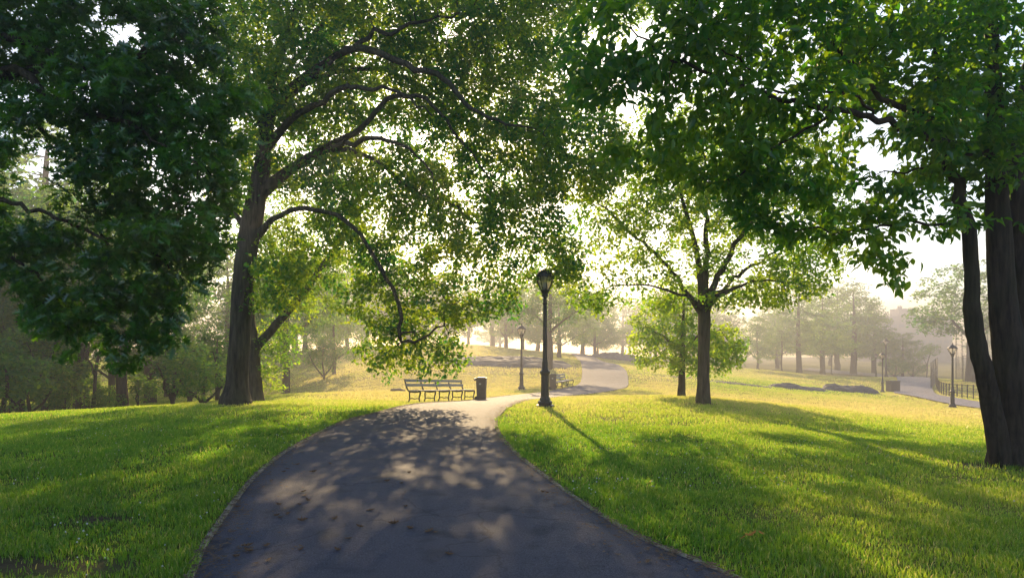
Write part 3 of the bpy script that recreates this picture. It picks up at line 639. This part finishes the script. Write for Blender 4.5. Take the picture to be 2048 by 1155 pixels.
proto('thin', 'sapling', [[(0, 0, -.2, .10), (.1, 0, 1, .08), (.35, .1, 2.4, .065), (.9, .1, 3.8, .05), (1.1, .1, 5, .02)], [(.2, 0, 1.7, .05), (-.3, 0, 2.8, .035), (-.9, .1, 3.8, .015)]],
      np.vstack([ell((.8, 0, 4.6), (1.6, 1.4, 1.2), 110, 51), ell((-.7, 0, 3.8), (1.2, 1.1, .8), 60, 52)]), .35, M_leaf_wood, 14, .19, .4, 35, rmin=.012)
HT = {'clear': 11.2, 'low': 10.2, 'tall': 13.8, 'shrub': 2.2, 'thin': 5.6}
rs = random.Random(5)
def place(key, px, d, h, label, cat, group, wide=1.0):
    root, used = protos[key]
    o = root if not used else copy_tree(root)
    protos[key][1] = True
    q = at(px, d); s = h / HT[key]
    o.location = tuple(float(v) for v in q); o.rotation_euler = (0, 0, rs.uniform(0, 6.28)); o.scale = (s * wide, s * wide, s)
    return tag(o, label, cat, group)
GW = 'dark trees in the hollow beyond the left lawn'; GH = 'hazy trees across the park'
for a in [('clear',245,33,10.5,'woodland tree with reddish leaning trunk under the tip of the oak branches','tree',GW,.9),
          ('clear',300,43,13,'woodland tree with flared hazy trunk beside the sunlit bushes','tree',GW,1),
          ('clear',165,34,11.5,'woodland tree with thick dark trunk among the saplings','tree',GW,.9),
          ('clear',112,37,12,'woodland tree with slim dark trunk near the left shrubs','tree',GW,.85),
          ('low',30,36,10,'dense dark bushy tree at the far left edge of the lawn','tree',GW,1),
          ('low',-90,31,10,'dark bushy tree cut by the left edge of the photo','tree',GW,1),
          ('clear',-20,50,15,'tall dim tree high behind the left shrubs','tree',GW,1),
          ('low',455,62,13,'pale hazy tree directly behind the big trunk','tree',GW,1),
          ('clear',-70,42,15,'tall dark tree behind the dense bush at the far left','tree',GW,1.1),
          ('low',75,46,14,'dark leafy tree above the crooked sapling','tree',GW,1.1),
          ('low',150,70,17,'tallest dim tree deep in the left woodland','tree',GW,1.2),
          ('low',-40,70,18,'dim tree deep in the woodland at the far left','tree',GW,1.2),
          ('low',225,46,8.5,'dark green bushy tree behind the reddish leaning trunk','tree',GW,1.1),
          ('low',40,33,7,'dark green bushy tree crowding the far left shrubs','tree',GW,1.1),
          ('low',335,49,8,'olive bushy tree behind the flared trunk','tree',GW,1.1),
          ('clear',95,54,22,'very tall hazy tree seen through the gap in the oak branches','tree',GW,1.1),
          ('shrub',405,31,2.9,'sunlit bush touching the left of the big trunk','shrub','shrubs along the left hollow',1.1),
          ('shrub',345,35,3.6,'sunlit bush with bright leaf edges under the oak tips','shrub','shrubs along the left hollow',1),
          ('shrub',276,37,1.9,'leafy bush between the reddish leaning trunk and the flared trunk','shrub','shrubs along the left hollow',1.1),
          ('shrub',218,31,1.3,'low green bush at the foot of the reddish leaning trunk','shrub','shrubs along the left hollow',1.2),
          ('shrub',435,36,4.0,'tall golden lit bush close beside the big trunk','shrub','shrubs along the left hollow',1.0),
          ('shrub',100,31,3.4,'dense green bush under the dark oak branches near the crooked sapling','shrub','shrubs along the left hollow',1.1),
          ('shrub',148,38,2.6,'tall green bush behind the thick woodland trunk','shrub','shrubs along the left hollow',1.0),
          ('shrub',380,44,4.2,'pale golden bush farther back between the flared trunk and the big trunk','shrub','shrubs along the left hollow',1.2),
          ('shrub',60,27,2.6,'dark low shrub at the far left under the oak','shrub','shrubs along the left hollow',1),
          ('shrub',5,26,3.2,'dark tall shrub in the left corner of the lawn crest','shrub','shrubs along the left hollow',1.1),
          ('shrub',195,33,1.8,'low shrub between the dark woodland trunks','shrub','shrubs along the left hollow',1),
          ('shrub',130,30,1.6,'small dim shrub beside the thick woodland trunk','shrub','shrubs along the left hollow',1),
          ('thin',85,29,5,'thin crooked sapling in front of the dark left shrubs','tree','saplings in the hollow',1),
          ('thin',185,31,5.5,'thin sapling with bent stem beside the thick woodland trunk','tree','saplings in the hollow',1),
          ('clear',572,48,11,'tree with pinkish leaning trunk on the slope right of the big tree','tree',GW,.9),
          ('clear',560,85,13,'pale tree on the slope far behind the leaning limb','tree',GH,1.1),
          ('low',610,100,13,'hazy tree at the top of the slope left of the rounded bush','tree',GH,1.1),
          ('low',668,60,7,'dark tree with leaning trunks above the rounded bush on the sunny slope','tree',None,1.0),
          ('shrub',648,56,3.4,'dark rounded bush alone on the sunny slope left of the long bench','shrub',None,.85),
          ('low',695,88,10,'green hazy tree behind the tree above the rounded bush','tree',GH,1.1),
          ('low',760,125,13,'pale tree on the hilltop behind the hooked limb','tree',GH,1.1),
          ('clear',850,130,13,'pale tree on the hilltop above the long bench','tree',GH,1.1),
          ('clear',937,118,10,'slim hazy tree on the bright hilltop left of the far lamp','tree',GH,1),
          ('clear',1099,58,9.5,'tree whose grey trunk shows right behind the near lamp post','tree',None,1.1),
          ('low',1118,86,8.6,'hazy tree with low wide crown beside the far end of the path','tree',GH,1.35),
          ('low',1012,94,8.5,'hazy low crowned tree between the two nearer lamp posts','tree',GH,1.3),
          ('low',1190,104,9,'hazy low crowned tree hanging over the far end of the path','tree',GH,1.2),
          ('low',1045,105,10,'dim hazy tree left of the near lamp post beyond the rock slab','tree',GH,1.2),
          ('low',1195,150,10,'very pale tree where the path vanishes','tree',GH,1.2),
          ('thin',1257,105,6,'bare stemmed sapling by the bright gap right of the path top','tree',None,1),
          ('low',1330,140,11,'pale tree behind the small bright bushy tree','tree',GH,1.1),
          ('low',1450,135,12,'pale tree between the vase shaped tree and the hazy grove','tree',GH,1.1),
          ('low',1515,105,8.2,'green hazy tree with two short trunks at the left of the grove','tree',GH,.95),
          ('thin',1563,108,7,'forked slender tree between the left grove trees','tree',None,1.2),
          ('tall',1598,108,17,'tallest straight trunk of the hazy grove','tree',GH,1.25),
          ('tall',1645,116,15,'grove tree with short trunk just right of the tallest straight one','tree',GH,1.4),
          ('tall',1707,128,18.5,'tall grey grove tree behind the tiny far lamp','tree',GH,1.6),
          ('tall',1748,134,15,'grey tree at the right end of the hazy grove','tree',GH,1.4),
          ('low',1675,150,19,'dense grey tree filling the back of the hazy grove','tree',GH,1.3),
          ('low',1555,145,14,'pale broad tree at the back of the grove above the forked slender tree','tree',GH,1.3),
          ('low',1805,122,8,'round hazy tree in front of the distant building','tree',GH,1.3),
          ('thin',1853,112,6,'thin bare looking tree left of the ball field fence','tree',None,1),
          ('shrub',1790,112,3.4,'pale bush at the bend of the side path','shrub','bushes past the side path',1.3),
          ('shrub',1825,115,3.2,'pale bush right of the one at the bend of the side path','shrub','bushes past the side path',1.4),
          ('clear',1940,84,15,'large airy tree rising behind the ball field backstop','tree',GH,1.25),
          ('low',2110,100,14,'hazy tree behind the right tree stems','tree',GH,1.1)]:
    place(*a)
for px, d, h, wd, lab in [(520,118,16,1.2,'pale yellowish tree on the ridge behind the leaning limb'),(590,126,18,1.2,'tall pale tree on the ridge just right of the leaning limb'),(665,118,17,1.2,'pale tree on the ridge above the rounded bush'),
        (735,135,18,1.2,'tall pale tree on the ridge behind the drooping branches'),(815,120,15,1.3,'broad pale tree on the ridge straight above the long bench'),(890,138,16,1.3,'pale ridge tree above the right end of the long bench'),
        (985,140,16,1.2,'pale tree beyond the hill left of the far lamp'),(1075,135,15,1.2,'pale tree beyond the hill behind the near lamp post'),(1165,128,14,1.2,'pale round tree left of the point where the path vanishes'),(1245,170,15,1.2,'faint tree in the bright gap right of the path top'),(1310,165,17,1.2,'faint tall tree left of the vase shaped trunk'),(1385,160,17,1.2,'faint tall tree behind the vase shaped trunk')]:
    place('clear' if px in (590, 985) else 'low', px, d, h, lab, 'tree', GH, wd)
for px, d, h in [(480,190,16),(640,200,15),(820,210,15),(1000,220,15),(1300,210,15),(1420,200,15),(1560,190,15),(1660,200,16),(330,170,16),(150,160,16),(0,150,16),(2000,190,14),(-150,140,16)]:
    place('low', px, d, h, 'faint tree far off in the haze, barely more than an outline', 'tree', 'faint trees far behind the haze', 1.4)

# ------------------------------------------------------------------ lamp posts
def lamp_proto(name, dome):
    root = empty(name, (0, 0, 0), None, None)
    MB().lathe([(-.1, .27), (.05, .275), (.07, .25), (.09, .20), (.13, .215), (.17, .205), (.2, .165), (.26, .15), (.30, .125)], 8).build('plinth', M_iron, root)
    MB().lathe([(.30, .120), (.93, .112), (.96, .135), (1.0, .152), (1.04, .150), (1.07, .125), (1.10, .10), (1.16, .088), (1.32, .082), (1.36, .066)], 8).build('pedestal', M_iron, root)
    flute = lambda a, z: 1 + .05 * math.cos(a * 10)
    p = MB().lathe([(1.36, .064), (2.2, .058), (2.98, .052)], 40, wob=flute)
    p.lathe([(2.98, .055), (3.0, .072), (3.03, .072), (3.05, .055), (3.2, .056)], 20); p.build('pole', M_iron, root, True)
    MB().lathe([(3.2, .058), (3.22, .09), (3.27, .095), (3.29, .08), (3.33, .105), (3.38, .135), (3.41, .135), (3.42, .115)], 20).build('capital', M_iron, root, True)
    if dome:
        gp = [(3.42, .115), (3.50, .155), (3.60, .20), (3.70, .232), (3.78, .243)]
        cp = [(3.775, .262), (3.80, .268), (3.84, .255), (3.90, .222), (3.96, .165), (4.0, .10), (4.02, .03)]
    else:
        gp = [(3.42, .11), (3.52, .17), (3.62, .225), (3.71, .255), (3.74, .258)]
        cp = [(3.735, .275), (3.76, .278), (3.80, .25), (3.84, .20), (3.90, .15), (3.94, .10), (3.96, .06)]
    MB().lathe(gp, 24, cap=False).build('glass', M_glass, root, True)
    cap = MB().lathe(cp, 24).build('cap', M_iron, root, True)
    f = MB()
    if dome: f.lathe([(4.015, .03), (4.03, .035), (4.045, .015), (4.05, .004)], 10)
    else: f.lathe([(3.955, .05), (3.98, .055), (4.0, .03), (4.02, .02), (4.05, .035), (4.075, .03), (4.1, .006)], 10)
    f.build('finial', M_iron, cap, True)
    MB().lathe([(3.43, .05), (3.45, .075), (3.58, .07), (3.62, .05), (3.64, .02)], 14).build('bulb', M_sticker, root, True)
    for k in range(8):
        a = 2 * math.pi * k / 8 + .2; pts = [(math.cos(a) * (r + .012), math.sin(a) * (r + .012), z) for z, r in gp]
        MB().tube(pts, [.017, .014, .013, .013, .018], 5).build('rib', M_iron, root)
    return root
lampA = lamp_proto('street_lamp', True); lampB = lamp_proto('street_lamp', False)
usedA = usedB = False
GL = 'black lamp posts along the paths'
for kind, px, d, s, label in [('A',1090,19.9,1,'nearest and tallest black lamp post, domed cap, on the lawn right of the path'),
        ('B',1043,42,1,'lamp post beyond the brown bin left of the near lamp, pale clear glass'),
        ('B',1905,43,1,'black lamp post with glowing amber glass beside the low fence and right tree stems'),
        ('B',1765,68,1,'black lamp post with amber glass just left of the dark box by the side path'),
        ('B',1752,99,.95,'small faint lamp post standing left of the one by the dark box'),
        ('B',1772,92,1.3,'thin lamp post half hidden behind the lamp by the dark box'),
        ('B',1663,125,1,'tiny hazy lamp post under the grove trees')]:
    if kind == 'A': o = lampA
    else:
        o = lampB if not usedB else copy_tree(lampB); usedB = True
    o.location = tuple(float(v) for v in at(px, d)); o.scale = (s, s, s); tag(o, label, 'lamp post', GL)

# ------------------------------------------------------------------ benches: local x along the seat, -y the front
def bench(name, p0, p1, nsec, label):
    a, b_ = at(*p0), at(*p1); v = b_ - a; Ln = float(np.linalg.norm(v[:2])); rz = math.atan2(v[1], v[0])
    root = empty(name, a, label, 'bench', 'slatted park benches beside the path', rz); slope = float(v[2]) / Ln
    up = lambda x: x * slope
    st = MB()
    for k, y in enumerate((-.50, -.42, -.34, -.26, -.18, -.10)):
        z = .44 + (.018 if k in (0, 5) else (-.008 if k in (2, 3) else 0)); x0, x1 = -.05, Ln + .05
        st.add([(x0, y - .033, z + up(x0)), (x1, y - .033, z + up(x1)), (x1, y + .033, z + up(x1)), (x0, y + .033, z + up(x0)), (x0, y - .033, z + .028 + up(x0)), (x1, y - .033, z + .028 + up(x1)), (x1, y + .033, z + .028 + up(x1)), (x0, y + .033, z + .028 + up(x0))],
               [(3, 2, 1, 0), (4, 5, 6, 7), (0, 1, 5, 4), (1, 2, 6, 5), (2, 3, 7, 6), (3, 0, 4, 7)])
    st.build('seat', M_wood, root)
    for z, y in ((.83, .095), (.66, .045)):
        x0, x1 = -.05, Ln + .05; h = .052
        MB().add([(x0, y - .035, z - h + up(x0)), (x1, y - .035, z - h + up(x1)), (x1, y - .008, z - h + up(x1)), (x0, y - .008, z - h + up(x0)), (x0, y - .02, z + h + up(x0)), (x1, y - .02, z + h + up(x1)), (x1, y + .007, z + h + up(x1)), (x0, y + .007, z + h + up(x0))],
                 [(3, 2, 1, 0), (4, 5, 6, 7), (0, 1, 5, 4), (1, 2, 6, 5), (2, 3, 7, 6), (3, 0, 4, 7)]).build('backrest_slat', M_wood, root)
    for i in range(nsec + 1):
        x = Ln * i / nsec; z = up(x); m = MB(); q = lambda pts: [(x, yy, zz + z) for yy, zz in pts]
        m.tube(q([(.12, .88), (.085, .74), (.045, .60), (.0, .50), (-.05, .44), (-.12, .415), (-.28, .40), (-.42, .415), (-.52, .43)]), .029, 6)
        m.tube(q([(-.52, .44), (-.545, .40), (-.53, .31), (-.495, .21), (-.50, .10), (-.55, .0), (-.57, -.06)]), [.031, .034, .029, .025, .025, .028, .034], 6)
        m.tube(q([(-.10, .42), (-.085, .30), (-.095, .16), (-.05, .04), (-.03, -.06)]), [.029, .027, .025, .028, .034], 6)
        m.tube(q([(-.50, .16), (-.40, .175), (-.30, .155), (-.20, .175), (-.09, .16)]), .02, 5)
        m.build('iron_frame', M_iron, root)
    return root
bench('park_bench', (815, 25.2), (926, 29.4), 4, 'long slatted bench with five iron frames left of the brown bin')
bench('park_bench', (1098, 41.8), (1131, 45.5), 3, 'short distant bench behind the near lamp post beside the path')

# ------------------------------------------------------------------ bins
def wheeled_bin(p, rz, label, s=1.0):
    root = empty('wheeled_bin', p, label, 'bin', 'brown wheeled bins by the benches', rz); root.scale = (s * .86, s * .86, s)
    m = MB(); m.box((0, 0, .47), (.40, .44, .90), taper=1.16); m.build('body', M_bin, root)
    l = MB(); l.box((0, 0, .945), (.52, .58, .05)); l.box((0, 0, .985), (.44, .50, .03), taper=.85); l.build('lid', M_bin, root)
    h = MB(); h.box((-.30, 0, .90), (.10, .46, .09)); h.tube([(-.34, -.22, .93), (-.34, .22, .93)], .02, 8); h.build('handle', M_bin, root)
    for sy in (-1, 1):
        w_ = MB(); n = 14
        vs = [(-.21 + .11 * math.cos(2 * math.pi * k / n), sy * .235 + dy, .11 + .11 * math.sin(2 * math.pi * k / n)) for dy in (-.03, .03) for k in range(n)]
        w_.add(vs, [tuple(range(n)), tuple(range(n, 2 * n))[::-1]] + [(k, n + k, n + (k + 1) % n, (k + 1) % n) for k in range(n)]); w_.build('wheel', M_rubber, root)
    stk = MB(); stk.box((-.04, -.248, .72), (.10, .006, .06)); stk.build('sticker', M_sticker, root)
    return root
wheeled_bin(at(963, 28.6), -.08, 'brown wheeled bin with pale sticker at the right end of the long bench')
wheeled_bin(at(1105, 41.6), .1, 'brown bin half hidden behind the near lamp post by the short bench')
bx = empty('storage_box', at(1786, 70), 'dark squared box standing beside the side path', 'box', None, .1)
m = MB(); m.box((0, 0, .55), (1.0, .8, 1.1)); m.build('body', M_bin, bx)
m = MB(); m.box((0, 0, 1.125), (1.08, .88, .05)); m.box((0, 0, 1.165), (.96, .76, .03)); m.build('lid', M_bin, bx)

# ------------------------------------------------------------------ rocks
def rock(px, d, sx, sy, h, seed, label, mat, group=None, rz=0.0, sink=.25):
    n = 46; V = []; Fc = []; c, s = math.cos(rz), math.sin(rz); base = at(px, d)
    for j in range(n + 1):
        for i in range(n + 1):
            u, v = 2 * i / n - 1, 2 * j / n - 1
            x, y = u * sx, v * sy; e = max(0, 1 - (abs(u) ** 2.4 + abs(v) ** 2.4)); r_ = noise.fractal((x * .45 + seed, y * .8, seed), 1, 2, 5)
            layer = noise.noise((x * .3 + seed * 2, y * 1.6, 3)) + .6 * (noise.noise((x * .9 + seed, y * 3.0, 7)) > .1)
            z = h * (e ** .55) * (.75 + .45 * r_ + .3 * layer) + .05 * noise.noise((x * 3, y * 3, seed)) - sink * (1 - min(1, e * 2.2))
            X, Y = x * c - y * s, x * s + y * c
            V.append((X, Y, g1(base[0] + X, base[1] + Y) - base[2] + z))
    Fc = [(j * (n + 1) + i, j * (n + 1) + i + 1, (j + 1) * (n + 1) + i + 1, (j + 1) * (n + 1) + i) for j in range(n) for i in range(n)]
    o = MB().add(V, Fc).build('rock_outcrop', mat, None, True); o.location = tuple(float(k) for k in base)
    return tag(o, label, 'rock', group)
GR = 'schist outcrops in the lawn'
rock(1700, 59, 2.5, 1.5, .62, 3, 'dark rounded rock outcrop on the lawn left of the side path lamp', M_rock, GR, -.15)
rock(1595, 57, 2.6, 1.3, .36, 8, 'low grey rock outcrop joined to the left of the dark rounded one', M_rock, GR, -.1)
rock(1480, 54, 3.2, 1.0, .14, 12, 'flat rock slab level with the grass right of the vase shaped tree', M_rock, GR)
rock(1015, 61, 6.2, 4.0, .50, 21, 'broad flat rock slab on the hill behind the near lamp post', M_rock, GR, .05)
rock(1245, 98, 5.0, 3.0, .8, 27, 'sloping dark rock beside the top of the path', M_rock, GR, -.2)
rock(796, 40, .55, .4, .24, 33, 'small brown rock left behind the long bench', M_rock_brown, 'small brown rocks behind the bench')
rock(872, 46, .5, .4, .24, 37, 'small brown rock showing over the middle of the long bench', M_rock_brown, 'small brown rocks behind the bench')

# ------------------------------------------------------------------ fences and backstop on the right
def low_fence():
    pts = smooth_line([((px-CX)/F*d, d) for px, d in ((1872,77),(1880,69),(1900,63.5),(1940,57.5),(2000,52),(2090,47),(2200,42))], 26)
    z = gz(pts[:, 0], pts[:, 1]); b = np.array((pts[0, 0], pts[0, 1], z[0]))
    root = empty('low_fence', b, 'low dark wire fence curving along the side path', 'fence')
    for k in range(len(pts)):
        q = np.array((pts[k, 0], pts[k, 1], z[k])) - b
        MB().tube([q + [0, 0, -.2], q + [0, 0, 1.22]], .045, 6).build('post', M_fence, root)
    for h in (.18, .42, .66, .90, 1.16):
        MB().tube([np.array((pts[k, 0], pts[k, 1], z[k] + h)) - b for k in range(len(pts))], .018 if h < 1.1 else .03, 5).build('rail', M_fence, root)
low_fence()
def wire_panel(mb, a, b_, h0, h1, cell=.22, r=.006):
    a, b_ = np.array(a, float), np.array(b_, float); Ln = np.linalg.norm(b_ - a); n = int(Ln / cell); H = h1 - h0
    for k in range(n + 1):
        p = a + (b_ - a) * k / n
        q = a + (b_ - a) * min(1, k / n + H / Ln); t = (min(1, k / n + H / Ln) - k / n) * Ln
        mb.tube([(p[0], p[1], p[2] + h0), (q[0], q[1], q[2] + h0 + t)], r, 3)
        q = a + (b_ - a) * max(0, k / n - H / Ln); t = (k / n - max(0, k / n - H / Ln)) * Ln
        mb.tube([(p[0], p[1], p[2] + h0), (q[0], q[1], q[2] + h0 + t)], r, 3)
def fence_run(name, label, pts, h, rails, r=.045, mesh_h=None, cat='fence'):
    P3 = [at(px, d) for px, d in pts]; b = P3[0]; root = empty(name, b, label, cat)
    for p in P3: MB().tube([p - b + [0, 0, -.2], p - b + [0, 0, h]], r, 8).build('post', M_iron_grey, root)
    for z in rails: MB().tube([p - b + [0, 0, z] for p in P3], r * .7, 6).build('rail', M_iron_grey, root)
    m = MB()
    for p, q in zip(P3[:-1], P3[1:]): wire_panel(m, p - b, q - b, .05, mesh_h or h)
    m.build('chain_link', M_iron_grey, root)
fence_run('tall_fence', 'tall dark chain link fence end seen edge on beside the side path', [(1862,74),(1866,77),(1870,80),(1875,84)], 2.9, (.1, 1.5, 2.85))
fence_run('ball_field_backstop', 'tall ball field backstop of thin poles and wire behind the right tree', [(1912,88),(1924,92),(1945,95),(1975,93),(2005,89)], 6.4, (.1, 1.5, 3, 4.6, 6.3), cat='backstop')
fence_run('wire_fence', 'mid height chain link fence in front of the ball field', [(1926,84),(1960,82),(2000,80),(2050,78),(2110,76)], 3.2, (.1, 3.15))

# ------------------------------------------------------------------ far building
b0 = at(1815, 262); bl = empty('building', b0, 'pale distant building with roof tower seen through haze', 'building')
sc_ = 262 / F
def bxz(x0, x1, y0, y1): return (x0 - 1815) * sc_, (x1 - 1815) * sc_, EYE + (HY - y1) * sc_ - b0[2], EYE + (HY - y0) * sc_ - b0[2]
x0, x1, z0, z1 = bxz(1745, 1905, 634, 760); m = MB(); m.box(((x0 + x1) / 2, 6, (z1 - 1) / 2), (x1 - x0, 12, z1 + 1)); m.build('wall', M_wall, bl)
m = MB(); m.box(((x0 + x1) / 2, 6, z1 + .2), (x1 - x0 + .5, 12.5, .4)); m.build('roof', M_wall, bl)
x0, x1, z0, zt = bxz(1803, 1836, 616, 634); m = MB(); m.box(((x0 + x1) / 2, 5, (z1 + .4 + zt) / 2), (x1 - x0, 6, zt - z1 - .4)); tw = m.build('tower', M_wall, bl)
for px in (1809, 1814):
    a = (px - 1815) * sc_; m = MB(); m.lathe([(zt, .42), (zt + .9, .38), (zt + .95, .48), (zt + 1.15, .46)], 10, (a, 4, 0)); m.build('chimney', M_wall, tw, True)
for row in (648, 664, 680):
    for px in range(1768, 1900, 15):
        x0, x1, z0, z_ = bxz(px, px + 10, row, row + 6); m = MB(); m.box(((x0 + x1) / 2, -.02, (z0 + z_) / 2), (x1 - x0, .1, z_ - z0)); m.build('window', M_window, bl)

# ------------------------------------------------------------------ fallen leaves
V, Fc = leaf_tpl('oak'); dl = []
for kk in range(3):
    me = bpy.data.meshes.new('fallen_leaf'); cu = .5 + .3 * kk
    me.from_pydata([(x, y - .5, (x * x * 1.4 + (y - .5) ** 2 * .7) * cu + .03) for x, y, z in V], [], Fc); me.update(); me.materials.append(M_dead); dl.append(me)
first = None
for zx, zy in [(1150,285),(1135,297),(1190,268),(1255,298),(1213,378),(1218,393),(1232,415),(1200,430),(1115,432),(1105,475),(1122,482),(1150,468),(1207,495),(1085,335),(950,440),(985,598),(1068,596),(945,642),(995,620),(1352,615),(1395,567),(1480,453),(1605,345),(1622,438),
               (1640,527),(1715,538),(1742,542),(1798,630),(1578,507),(1338,488),(1550,335),(1637,300),(1320,265),(2173,380),(2188,381),(1560,92),(1575,95),(1075,655),(1203,612),(2590,660),(1700,250),(1440,520)]:
    q = G(zx / 2, 800 + zy / 2)
    if not inside(q[0:1], q[1:2], POLY1)[0]: continue
    o = bpy.data.objects.new('fallen_leaf', dl[rs.randrange(3)]); col.objects.link(o)
    s = rs.uniform(.055, .10); o.location = (float(q[0]), float(q[1]), float(q[2]) + .024 + abs(float(q[1])) * .0012); o.rotation_euler = (rs.uniform(-.15, .15), rs.uniform(-.15, .15), rs.uniform(0, 6.28)); o.scale = (s, s, s)
    tag(o, 'small curled brown leaf lying on the dark asphalt path', 'leaf', 'fallen leaves on the path')
og = G(1504, 1087)
oc = empty('orange_leaf_sprig', (og[0], og[1], og[2] + .06), 'cluster of orange leaves lying in the grass right of the path', 'leaf')
for kk in range(4):
    me = dl[kk % 3].copy(); me.materials.clear(); me.materials.append(M_dead_orange)
    o = bpy.data.objects.new('leaf', me); col.objects.link(o); o.parent = oc; o.location = ((kk - 1.5) * .05, rs.uniform(-.04, .04), .01 * kk); o.rotation_euler = (rs.uniform(-.6, .6), rs.uniform(-.6, .6), rs.uniform(0, 6.28)); o.scale = (.075,) * 3
# crumbs of dead leaves gathered along both path edges
pts = []
for Ln, sgn in ((Ls, -1), (Rs, 1)):
    for k in range(len(Ln)):
        if 3 < Ln[k, 1] < 26:
            t = Ln[min(k + 1, len(Ln) - 1)] - Ln[k - 1]; t /= np.linalg.norm(t); nrm = np.array((t[1], -t[0])) * -sgn
            for _ in range(34):
                pts.append(Ln[k] + t * rng.uniform(-.15, .15) + nrm * (rng.exponential(.13) - .06))
pts = np.array(pts); n = len(pts); zz = gz(pts[:, 0], pts[:, 1]) + .03 + np.abs(pts[:, 1]) * .0012; a = rng.uniform(0, 6.28, n); s = rng.uniform(.008, .026, n)
LV = np.stack([np.stack([pts[:, 0] + np.cos(a + f) * s * g, pts[:, 1] + np.sin(a + f) * s * g, zz + hgt * s], 1) for f, g, hgt in ((0, 1.3, .3), (1.57, .6, .0), (3.14, 1.2, .4), (4.71, .6, .1))], 1)
lt = np_mesh('leaf_litter', LV.reshape(-1, 3), np.arange(4 * n), np.arange(0, 4 * n, 4), M_litter)
tag(lt, 'brown crumbs of dead leaves along the edges of the asphalt path', 'leaf litter', kind='stuff')

cx_, cy2 = scatter(3.5, 15, 9, 1400); kp = ~inside(cx_, cy2, POLY1) & (vnoise(cx_, cy2, .5, 21) > .0); cx_, cy2 = cx_[kp], cy2[kp]; n = len(cx_)  # white specks: clover heads that also paint in dew glints
czz = gz(cx_, cy2) + rng.uniform(.04, .075, n); r_ = rng.uniform(.006, .012, n)
oct_ = [(1, 0, 0), (0, 1, 0), (-1, 0, 0), (0, -1, 0), (0, 0, 1), (0, 0, -1)]; of = [(0, 1, 4), (1, 2, 4), (2, 3, 4), (3, 0, 4), (1, 0, 5), (2, 1, 5), (3, 2, 5), (0, 3, 5)]
CV = np.stack([np.stack([cx_ + a * r_, cy2 + b * r_, czz + c * r_], 1) for a, b, c in oct_], 1)
M_clover_dew = principled('clover_dew_white', (.55, .54, .48), .8, 60, .2)
cf = np_mesh('clover_dew_specks', CV.reshape(-1, 3), (np.arange(n)[:, None] * 6 + np.array(of).ravel()[None, :]).ravel(), np.arange(0, n * 24, 3), M_clover_dew)
tag(cf, 'tiny white clover heads dotted through the near grass, doubling as painted dew sparkle', 'clover', kind='stuff')
# ------------------------------------------------------------------ morning haze

m, nt, out = newmat('haze')
pv = nt.nodes.new('ShaderNodeVolumePrincipled'); pv.inputs['Color'].default_value = (.36, .36, .41, 1)
pv.inputs['Density'].default_value = HAZE_DENSITY; pv.inputs['Anisotropy'].default_value = HAZE_G
nt.links.new(pv.outputs[0], out.inputs['Volume'])
mb = MB(); zb, ztop = float(zf.min()) - 1.0, 25.0
mb.box((0, 180, (zb + ztop) / 2), (870, 510, ztop - zb)); hz = mb.build('haze', m)
tag(hz, 'pale morning haze filling the park', 'haze', kind='stuff')
print('ground min', zf.min(), 'E depth', dE, [tuple(np.round(G(*p), 2)) for p in Lpx + Rpx])
